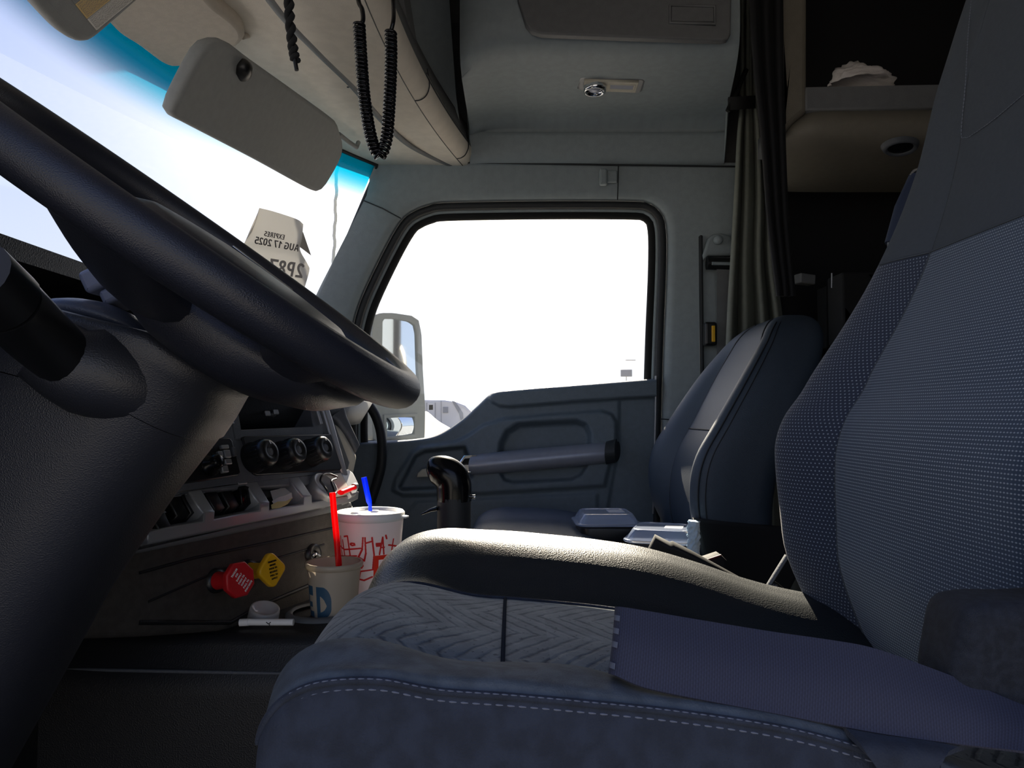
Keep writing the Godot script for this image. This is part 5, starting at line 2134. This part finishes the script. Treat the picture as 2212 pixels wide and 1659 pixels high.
func build_small() -> void:
	# large cup
	var cp := W(800, 1105, 1.16)
	var base := Vector3(cp.x, CY - 0.285, cp.z)
	var top := cp.y
	var c1 := thing("drink_cup", "large white foam drink cup printed with red street-plan lines, a blue straw in its lid", "cup", base)
	var hh: float = top - base.y
	var st := st_new()
	var tf := Transform3D(Basis(Vector3.UP, 0.0), Vector3(cp.x, top, cp.z))
	lathe(st, tf, [Vector2(0.0515, -0.006), Vector2(0.0505, -0.024), Vector2(0.0497, -0.030), Vector2(0.0415, -hh + 0.006), Vector2(0.039, -hh), Vector2(0.0, -hh)], 64)
	# print only on the wall: redo the wall with its own coordinates
	st = st_new()
	lathe(st, tf, [Vector2(0.0515, -0.006), Vector2(0.0500, -0.026), Vector2(0.0478, -0.052), Vector2(0.0456, -0.078), Vector2(0.0434, -0.104), Vector2(0.0415, -hh + 0.002)], 64)
	var pm: StandardMaterial3D = M.cup.duplicate()
	pm.albedo_texture = cup_print(0)
	pm.albedo_color = Color(1, 1, 1)
	pm.uv1_scale = Vector3(-1, 1, 1)
	pm.uv1_offset = Vector3(0.797, 0, 0)
	obj("cup_wall", st, pm, c1)
	st = st_new()
	lathe(st, tf, [Vector2(0.0418, -hh + 0.004), Vector2(0.039, -hh), Vector2(0.0, -hh)], 48)
	obj("cup_base", st, M.cup, c1)
	st = st_new()
	lathe(st, tf, [Vector2(0.0, -0.004), Vector2(0.030, -0.004), Vector2(0.044, -0.003), Vector2(0.047, 0.001), Vector2(0.0505, 0.0015), Vector2(0.0530, -0.001), Vector2(0.0535, -0.008), Vector2(0.0515, -0.011), Vector2(0.0508, -0.012)], 64)
	var lid := obj("cup_lid", st, M.white, c1)
	st = st_new()
	rbox(st, at(Vector3(cp.x + 0.054, top - 0.006, cp.z + 0.012), Vector3(0, -0.3, -0.1)), Vector3(0.012, 0.003, 0.012), 0.001)
	obj("lid_tab", st, M.white, lid)
	for k in 4:
		st = st_new()
		var a := 0.6 + k * 1.4
		lathe(st, at(Vector3(cp.x + cos(a) * 0.026, top - 0.004, cp.z + sin(a) * 0.026)), [Vector2(0, 0.003), Vector2(0.006, 0.0025), Vector2(0.008, 0)], 16)
		obj("lid_button", st, M.white, lid)
	var s1 := thing("drinking_straw", "short bright blue straw standing in the large white cup's lid", "straw", W(800, 1100, 1.16))
	st = st_new()
	tube(st, ws([786, 1031, 797, 1083, 799, 1090, 800, 1104], 1.16), [0.0044, 0.0044, 0.0030, 0.0030], 12, false, true)
	obj("straw_body", st, M.straw_blue, s1)
	# small cup in front
	cp = W(722, 1215, 1.075)
	top = cp.y
	hh = top - base.y
	var c2 := thing("drink_cup", "smaller cloudy plastic cup with blue letters, a red straw in it", "cup", Vector3(cp.x, base.y, cp.z))
	tf = Transform3D(Basis(Vector3.UP, 0.0), Vector3(cp.x, top, cp.z))
	st = st_new()
	lathe(st, tf, [Vector2(0.0385, 0.001), Vector2(0.0372, -0.012), Vector2(0.0368, -0.016), Vector2(0.034, -0.05), Vector2(0.0318, -hh + 0.001)], 56)
	var pm2: StandardMaterial3D = M.cup.duplicate()
	pm2.albedo_texture = cup_print(1)
	pm2.albedo_color = Color(0.92, 0.90, 0.86)
	pm2.uv1_scale = Vector3(-1, 1, 1)
	pm2.uv1_offset = Vector3(0.90, 0, 0)
	obj("cup_wall", st, pm2, c2)
	st = st_new()
	lathe(st, tf, [Vector2(0.0372, 0.0015), Vector2(0.0400, 0.002), Vector2(0.0412, -0.001), Vector2(0.0405, -0.006), Vector2(0.0382, -0.007)], 56)
	var cm := mat(rgb(190, 178, 160), 0.3)
	cm.backlight_enabled = true
	cm.backlight = Color(0.6, 0.58, 0.5)
	obj("cup_rim", st, cm, c2)
	st = st_new()
	lathe(st, tf, [Vector2(0.032, -hh + 0.003), Vector2(0.0, -hh)], 40)
	obj("cup_base", st, cm, c2)
	st = st_new()
	lathe(st, tf, [Vector2(0.0368, -0.016), Vector2(0.0, -0.017)], 40)
	obj("drink", st, cm, c2)
	var s2 := thing("drinking_straw", "long bright red straw leaning in the smaller cloudy cup", "straw", W(730, 1208, 1.075))
	st = st_new()
	tube(st, ws([718, 1064, 722, 1110, 728, 1170, 732, 1222], 1.07), [0.0044, 0.0046, 0.0046, 0.0046], 12)
	obj("straw_body", st, M.straw_red, s2)
	# things on the console
	var lidt := thing("clear_lid", "small clear plastic dome lid lying tilted behind the white pen", "lid", W(572, 1338, 1.03))
	st = st_new()
	var lt := at(W(570, 1327, 1.035), Vector3(0.25, 0, -0.25))
	lathe(st, lt, [Vector2(0.0, 0.004), Vector2(0.012, 0.004), Vector2(0.017, 0.010), Vector2(0.0195, 0.010), Vector2(0.0205, 0.006), Vector2(0.021, -0.006), Vector2(0.0215, -0.010), Vector2(0.019, -0.010)], 40)
	obj("lid_shell", st, clear(rgb(225, 222, 220, 0.45), 0.2), lidt)
	var pen := thing("pen", "white capped pen lying on the front edge of the console tray", "pen", W(577, 1344, 1.0))
	st = st_new()
	tube(st, [W(518, 1345, 1.0), W(537, 1344, 1.0)], 0.0048, 14)
	obj("pen_cap", st, M.white, pen)
	st = st_new()
	tube(st, [W(537, 1344, 1.0), W(634, 1344, 1.0)], 0.0044, 14)
	var pb := obj("pen_barrel", st, M.white, pen)
	st = st_new()
	tube(st, ws([575, 1344, 580, 1348], 0.9955), 0.0006, 5)
	tube(st, ws([585, 1344, 580, 1348], 0.9955), 0.0006, 5)
	tube(st, ws([582, 1348, 582, 1351], 0.9955), 0.0006, 5)
	obj("pen_mark", st, M.black, pb)
	# gear lever
	var gl := thing("gear_shifter", "black gear lever with a glossy hooked grip and small side lever", "gear lever", W(980, 1180, 1.15))
	st = st_new()
	var rings := []
	for q in [[978, 1460, 38, 0.030], [979, 1260, 38, 0.030], [980, 1180, 37, 0.028], [981, 1110, 36, 0.027], [981, 1075, 36, 0.027]]:
		rings.append(oval(q[0], q[1], q[2], q[3], 0.0))
	loft(st, rings)
	obj("lever_shaft", st, M.rubber, gl)
	st = st_new()
	rings = []
	var gp := cr(ws([981, 1082, 981, 1062, 980, 1046, 975, 1032, 964, 1023, 950, 1017, 934, 1014, 921, 1014], 1.15), 4)
	var gr := []
	for i in gp.size():
		gr.append(crf([[0.0, 0.0268], [0.3, 0.0272], [0.6, 0.0262], [0.78, 0.0225], [0.92, 0.0165], [0.975, 0.009], [1.0, 0.002]], i / float(gp.size() - 1)))
	tube(st, gp, gr, 24)
	obj("lever_grip", st, M.gloss, gl)
	st = st_new()
	tube(st, ws([944, 1098, 930, 1102, 910, 1111], 1.14), [0.006, 0.0045, 0.002], 10, false, true, 0.6)
	obj("side_lever", st, M.gloss, gl)
	st = st_new()
	lathe(st, at(W(1018, 1073, 1.145), Vector3(0, 0, PI / 2)), [Vector2(0, 0.002), Vector2(0.003, 0.001), Vector2(0.0035, -0.006)], 12)
	obj("lever_stud", st, M.chrome, gl)
	# food boxes on the passenger seat
	for k in 2:
		var fb := thing("food_container", "black meal tray with a clear lid on the front of the passenger seat" if k == 0 else "black meal tray with a clear lid, turned askew against the passenger seat back", "food container", V(0.197 if k == 0 else 0.288, -0.273 if k == 0 else -0.284, 1.57 if k == 0 else 1.43), "meal trays on the passenger seat")
		var f := Transform3D(Basis(Vector3.UP, 0.03 if k == 0 else -0.32) * Basis(Vector3.RIGHT, 0.0), fb.position)
		var up := f * Transform3D(Basis(Vector3(1, 0, 0), Vector3(0, 0, -1), Vector3(0, 1, 0)), Vector3.ZERO)
		st = st_new()
		plate(st, up * Transform3D(Basis.IDENTITY, Vector3(0, 0, 0.046)), rrect(0.118, 0.118, 0.022), 0.046, 0.006)
		obj("tray_base", st, M.black, fb)
		st = st_new()
		plate(st, up * Transform3D(Basis.IDENTITY, Vector3(0, 0, 0.051)), rrect(0.136, 0.136, 0.028), 0.005, 0.002)
		var ld := obj("lid_rim", st, M.plastic_clear, fb)
		st = st_new()
		var g := []
		for q in [[0.122, 0.051], [0.116, 0.058], [0.104, 0.068], [0.099, 0.070], [0.094, 0.0685]]:
			var r := []
			for p in rrect(q[0], q[0], 0.02):
				r.append(up * Vector3(p.x, p.y, q[1]))
			g.append(r)
		quads(st, g, true)
		fan(st, g[-1])
		obj("lid_top", st, M.plastic_clear, fb)
		st = st_new()
		rbox(st, up * at(Vector3(0.022, 0.006, 0.0692)), Vector3(0.034, 0.04, 0.001), 0.002)
		obj("lid_label", st, clear(rgb(220, 225, 235, 0.4), 0.4), ld)
	# folder, pouch and bag between the seats
	var fo := thing("folder", "black document folder slanting up behind the driver's seat cushion", "folder", W(1520, 1290, 1.02))
	var ff := frame(W(1500, 1240, 1.0), W(1640, 1290, 1.0) - W(1415, 1168, 0.98), Vector3(0, 1, 0.4))
	st = st_new()
	plate(st, ff, pls(ff, [1417, 1167, 1450, 1184, 1456, 1182, 1500, 1204, 1660, 1292, 1640, 1320, 1500, 1320, 1398, 1206]), 0.018, 0.003)
	obj("cover", st, M.black_matte, fo)
	st = st_new()
	tube(st, [pp(ff, 1398, 1206, -0.004), pp(ff, 1417, 1167, -0.004), pp(ff, 1450, 1184, -0.004), pp(ff, 1457, 1182, -0.004), pp(ff, 1500, 1204, -0.004)], 0.0016, 6)
	obj("edge", st, M.dash, fo)
	var po := thing("pouch", "black pouch with a thin dark red edge below the passenger seat back", "pouch", W(1545, 1230, 1.12))
	st = st_new()
	var pf := Transform3D(Basis.IDENTITY, V(0, 0, 1.12))
	plate(st, pf, pls(pf, [1506, 1218, 1560, 1200, 1572, 1212, 1585, 1408, 1500, 1408]), 0.04, 0.006)
	obj("pouch_body", st, M.black_matte, po)
	st = st_new()
	tube(st, ws([1506, 1217, 1558, 1199], 1.116), 0.0012, 6)
	obj("pouch_edge", st, mat(rgb(110, 30, 34), 0.6), po)
	var bg := thing("plastic_bag", "crumpled pale blue plastic bag tucked against the passenger seat back", "bag", W(1498, 1200, 1.3))
	st = st_new()
	var nz := FastNoiseLite.new()
	nz.seed = 21
	nz.frequency = 1.0
	var g2 := []
	for i in 22:
		var r := []
		for j in 22:
			var a := TAU * j / 22
			var y := lerpf(1125, 1205, i / 21.0)
			var q := W(1498, y, 1.30)
			var k := 1.0 + 0.7 * nz.get_noise_3d(cos(a) * 2.2, y * 0.09, sin(a) * 2.2)
			r.append(q + Vector3(cos(a) * 0.0095 * k, 0, sin(a) * 0.014 * k))
		g2.append(r)
	loft(st, g2)
	var bm := mat(rgb(150, 185, 215), 0.35)
	bm.backlight_enabled = true
	bm.backlight = Color(0.6, 0.6, 0.6)
	obj("bag_film", st, bm, bg)
	# paper permit taped to the windshield
	var pm3 := thing("permit", "curled paper permit with faint reversed numbers taped inside the windshield", "paper", on_wind(600, 560, 0.01))
	st = st_new()
	var pts := [[[560, 449], [592, 457], [640, 473], [655, 484]], [[548, 485], [585, 492], [630, 505], [652, 515]], [[530, 520], [575, 520], [625, 530], [648, 540]], [[520, 545], [580, 548], [630, 557], [664, 570]], [[522, 580], [590, 590], [640, 600], [668, 585]], [[545, 640], [600, 645], [640, 650], [655, 630]]]
	var rows := []
	for i in pts.size():
		var r := []
		for j in 4:
			r.append(on_wind(pts[i][j][0], pts[i][j][1], 0.008 + (0.012 if i == 3 else 0.0) + (0.006 if j == 1 or j == 2 else 0.0)))
		rows.append(r)
	slab(st, smooth(rows, 6, 5), 0.0005)
	obj("sheet", st, M.paper, pm3)
	for q in [[653, 500, 655, 502, 640, 528, 672, 552], [560, 452, 556, 470, 530, 520, 545, 500]]:
		st = st_new()
		slab(st, [[on_wind(q[0], q[1], 0.005), on_wind(q[2], q[3], 0.005)], [on_wind(q[4], q[5], 0.005), on_wind(q[6], q[7], 0.005)]], 0.0005)
		obj("folded_corner", st, mat(rgb(150, 146, 142), 0.8), pm3)
	var ink := mat(rgb(90, 88, 90), 0.8)
	var ink2 := mat(rgb(150, 146, 146), 0.8)
	var px := (on_wind(648, 540, 0.02) - on_wind(540, 520, 0.02)).normalized()
	for q in [["EXPIRES", 591, 508, 0.0165, ink], ["AUG 17 2025", 597, 527, 0.0235, ink], ["2P87", 617, 580, 0.051, ink2]]:
		var upg := (on_wind(q[1], q[2] - 20, 0.02) - on_wind(q[1], q[2] + 20, 0.02)).normalized()
		var nin := px.cross(upg).normalized()
		var o: Vector3 = on_wind(q[1], q[2], 0.024) + nin * 0.004
		text("lettering", q[0], Transform3D(Basis(-px, nin.cross(px), -nin), o), q[3], q[4], pm3)

# the place seen at that pixel just inside the windshield
func on_wind(px: float, py: float, gap: float) -> Vector3:
	var d := 1.2
	while d < 1.95:
		var p := W(px, py, d)
		var h := p.y - CY
		if p.x < wind(h, d).x + gap:
			return p
		d += 0.004
	return W(px, py, 1.95)

func oval(px: float, py: float, hw: float, hd: float, tilt: float) -> Array:
	var c := W(px, py, 1.15)
	var r := []
	var w := hw / F * 1.15
	for i in 28:
		var a := TAU * i / 28
		r.append(c + Vector3(cos(a) * w * cos(tilt), -cos(a) * w * sin(tilt), sin(a) * hd))
	return r


# ---------- outside ----------
func build_outside() -> void:
	var st := st_new()
	var n := 24
	var g := []
	for i in n + 1:
		var r := []
		for j in n + 1:
			r.append(Vector3(lerpf(-150, 150, i / float(n)), -1.35, lerpf(-160, 60, j / float(n))))
		g.append(r)
	quads(st, g)
	var gm := grainy(mat(rgb(186, 180, 170), 0.95), noise_tex(0.03, 4, 0, 5), 0.35, 0.0, ramp_tex(0.02, 15, Color(0.7, 0.7, 0.68), Color(1, 1, 1), 5))
	struct("ground", st, gm, "pale sunlit gravel lot outside the truck", "ground")
	# passenger mirror
	var mi := thing("side_mirror", "tall grey door mirror with a lower convex mirror outside the passenger window", "mirror", W(870, 960, 2.45))
	var mx := Vector3(0.695, 0, -0.72).normalized() # across the glass as seen from the cab
	var mz := Vector3(0.72, 0.0, 0.695).normalized()
	var mf := Transform3D(Basis(mx, Vector3.UP, mz), W(870, 800, 2.45))
	st = st_new()
	ringplate(st, mf, mring(pls(mf, [806, 690, 812, 680, 822, 676, 850, 676, 890, 682, 905, 692, 911, 720, 914, 800, 919, 880, 918, 945, 905, 953, 825, 956, 806, 950, 802, 860, 803, 760])), mring(pls(mf, [827, 695, 829, 690, 834, 688, 850, 688, 885, 694, 897, 702, 901, 720, 903, 790, 907, 852, 906, 856, 900, 858, 834, 866, 827, 866, 825, 820, 826, 760])), 0.05, 0.02)
	var house := mat(rgb(100, 106, 106), 0.6)
	obj("mirror_housing", st, house, mi)
	st = st_new()
	var bx := Transform3D(mf.basis, mf.origin - mf.basis.z * 0.02)
	plate(st, bx, inset(mring(pls(mf, [806, 690, 812, 680, 822, 676, 850, 676, 890, 682, 905, 692, 911, 720, 914, 800, 919, 880, 918, 945, 905, 953, 825, 956, 806, 950, 802, 860, 803, 760])), 0.004), 0.08, 0.03)
	obj("mirror_back", st, house, mi)
	st = st_new()
	var mgm := mat(rgb(215, 228, 240), 0.03, 1.0)
	plate(st, Transform3D(mf.basis, mf.origin - mf.basis.z * 0.008), pls(mf, [826, 693, 834, 688, 850, 688, 885, 694, 897, 702, 901, 720, 903, 790, 907, 856, 834, 867, 827, 866]), 0.006, 0.001)
	obj("mirror_glass", st, mgm, mi)
	st = st_new()
	var g3 := []
	var lq := pls(mf, [832, 902, 893, 900, 893, 938, 834, 944])
	for i in 9:
		var r := []
		for j in 9:
			var p: Vector2 = lq[0].lerp(lq[1], j / 8.0).lerp(lq[3].lerp(lq[2], j / 8.0), i / 8.0)
			var u := j / 4.0 - 1.0
			var v := i / 4.0 - 1.0
			r.append(mf * Vector3(p.x, p.y, 0.010 - 0.005 * (u * u + v * v)))
		g3.append(r)
	quads(st, g3)
	obj("convex_glass", st, mgm, mi)
	st = st_new()
	ringplate(st, Transform3D(mf.basis, mf.origin + mf.basis.z * 0.008), pls(mf, [827, 896, 899, 893, 899, 944, 829, 950]), pls(mf, [832, 902, 893, 900, 893, 938, 834, 944]), 0.012, 0.012)
	obj("convex_frame", st, house, mi)
	st = st_new()
	box(st, W(806, 950, 2.42), W(910, 962, 2.14))
	obj("mirror_arm", st, house, mi)
	# exhaust stack seen in the mirror
	var ex := thing("exhaust_stack", "curved exhaust stack behind the cab, seen in the passenger mirror", "exhaust", Vector3(2.55, -1.35, -2.11))
	st = st_new()
	var ep := []
	for q in [[0.0, -2.05], [0.0, 0.0], [0.0, 0.30], [0.01, 0.42], [0.035, 0.50], [0.06, 0.545]]:
		ep.append(V(2.55, q[1], 2.13 - q[0] * 1.2))
	tube(st, cr(ep, 6), 0.036, 18)
	obj("pipe", st, mat(rgb(150, 140, 126), 0.35, 0.8), ex)
	# whip aerial outside the windshield
	var an := thing("antenna", "thin grey whip aerial outside the windshield near the pillar", "antenna", W(720, 560, 2.2))
	st = st_new()
	var ap := [W(806, 955, 2.32), W(726, 955, 2.21), W(716, 940, 2.2), W(716, 700, 2.2)]
	ap.reverse()
	var br := ap.duplicate()
	ap = []
	for i in 30:
		var y := lerpf(300, 620, i / 29.0)
		ap.append(W(729 - (y - 330) * 0.036 + 1.2 * sin(y * 0.11) + 0.7 * sin(y * 0.23), y, 2.2))
	tube(st, ap, 0.0048, 8)
	obj("whip", st, mat(rgb(165, 170, 172), 0.7), an)
	st = st_new()
	tube(st, [ap[-1]] + br, 0.006, 8)
	obj("bracket", st, M.black, an)
	# hood side panel in the quarter glass and cowl
	var hd := thing("truck_hood", "white side of the truck's own hood beyond the small front quarter glass", "hood", Vector3(-1.6, -0.6, -1.6))
	st = st_new()
	rbox(st, at(V(-1.75, -0.42, 1.12)), Vector3(1.3, 0.62, 1.7), 0.1)
	obj("hood_shell", st, mat(rgb(205, 206, 208), 0.35), hd)
	# camper trailer across the lot
	var rv := thing("camper_trailer", "white and grey camper trailer parked across the lot beyond the passenger window", "trailer", W(960, 955, 56.0))
	var wall := mat(rgb(198, 196, 190), 0.6)
	st = st_new()
	var d := 56.0
	var rt := Transform3D(Basis.IDENTITY, V(0, 0, d))
	var prof := pls(rt, [700, 862, 960, 864, 985, 868, 1005, 876, 1018, 890, 1020, 905, 1012, 925, 990, 938, 955, 945, 700, 955])
	plate(st, rt, prof, 2.4, 0.12)
	obj("trailer_shell", st, wall, rv)
	var dk := mat(rgb(128, 130, 132), 0.5)
	for q in [["trailer_door", [922, 870, 940, 870, 940, 925, 922, 926], wall], ["window", [926, 874, 936, 874, 936, 886, 926, 886], dk], ["window", [957, 879, 968, 879, 968, 892, 957, 892], dk], ["stripe", [976, 866, 984, 868, 1000, 892, 1002, 912, 997, 914, 992, 894], dk], ["skirt", [930, 928, 1012, 918, 1008, 926, 930, 944], dk]]:
		st = st_new()
		var ft := Transform3D(Basis.IDENTITY, V(0, 0, d - 0.06))
		plate(st, ft, pls(ft, q[1]), 0.08, 0.02)
		obj(q[0], st, q[2], rv)
	for s in [[922, 870, 922, 926], [940, 870, 940, 926], [953, 866, 953, 945]]:
		st = st_new()
		tube(st, ws(s, d - 0.08), 0.02, 6)
		obj("frame_strip", st, dk, rv)
	# white covered load in front of it
	var wc := thing("white_cover", "bright white pointed cover standing in front of the camper trailer", "cover", W(940, 950, 34.0))
	st = st_new()
	var cg := [[W(917, 892, 36.0), W(923, 893, 36.0), W(945, 912, 36.0), W(972, 928, 36.0), W(1004, 948, 36.0)], [W(911, 972, 33.5), W(925, 972, 33.5), W(950, 972, 33.5), W(975, 972, 33.5), W(1012, 972, 33.5)]]
	slab(st, smooth(cg, 3, 3), 0.08)
	var wm := mat(rgb(240, 240, 240), 0.7)
	wm.backlight_enabled = true
	wm.backlight = Color(1.8, 1.8, 1.8)
	obj("sheet", st, wm, wc)
	# lamp mast far right
	var mp := thing("light_mast", "distant grey floodlight mast low in the right of the passenger window", "mast", W(1353, 880, 90.0))
	st = st_new()
	rbox(st, at(W(1353, 806, 90.0)), Vector3(1.35, 0.85, 0.4), 0.06)
	obj("sign_box", st, dk, mp)
	st = st_new()
	tube(st, [W(1353, 812, 90.0), W(1353, 933, 90.0)], 0.06, 8)
	obj("post", st, wall, mp)
	st = st_new()
	rbox(st, at(W(1362, 778, 91.0)), Vector3(1.2, 0.12, 0.3), 0.03)
	obj("floodlight", st, wall, mp)

func mring(o: PackedVector2Array) -> PackedVector2Array:
	return PackedVector2Array(resample(Array(o), 72, true))
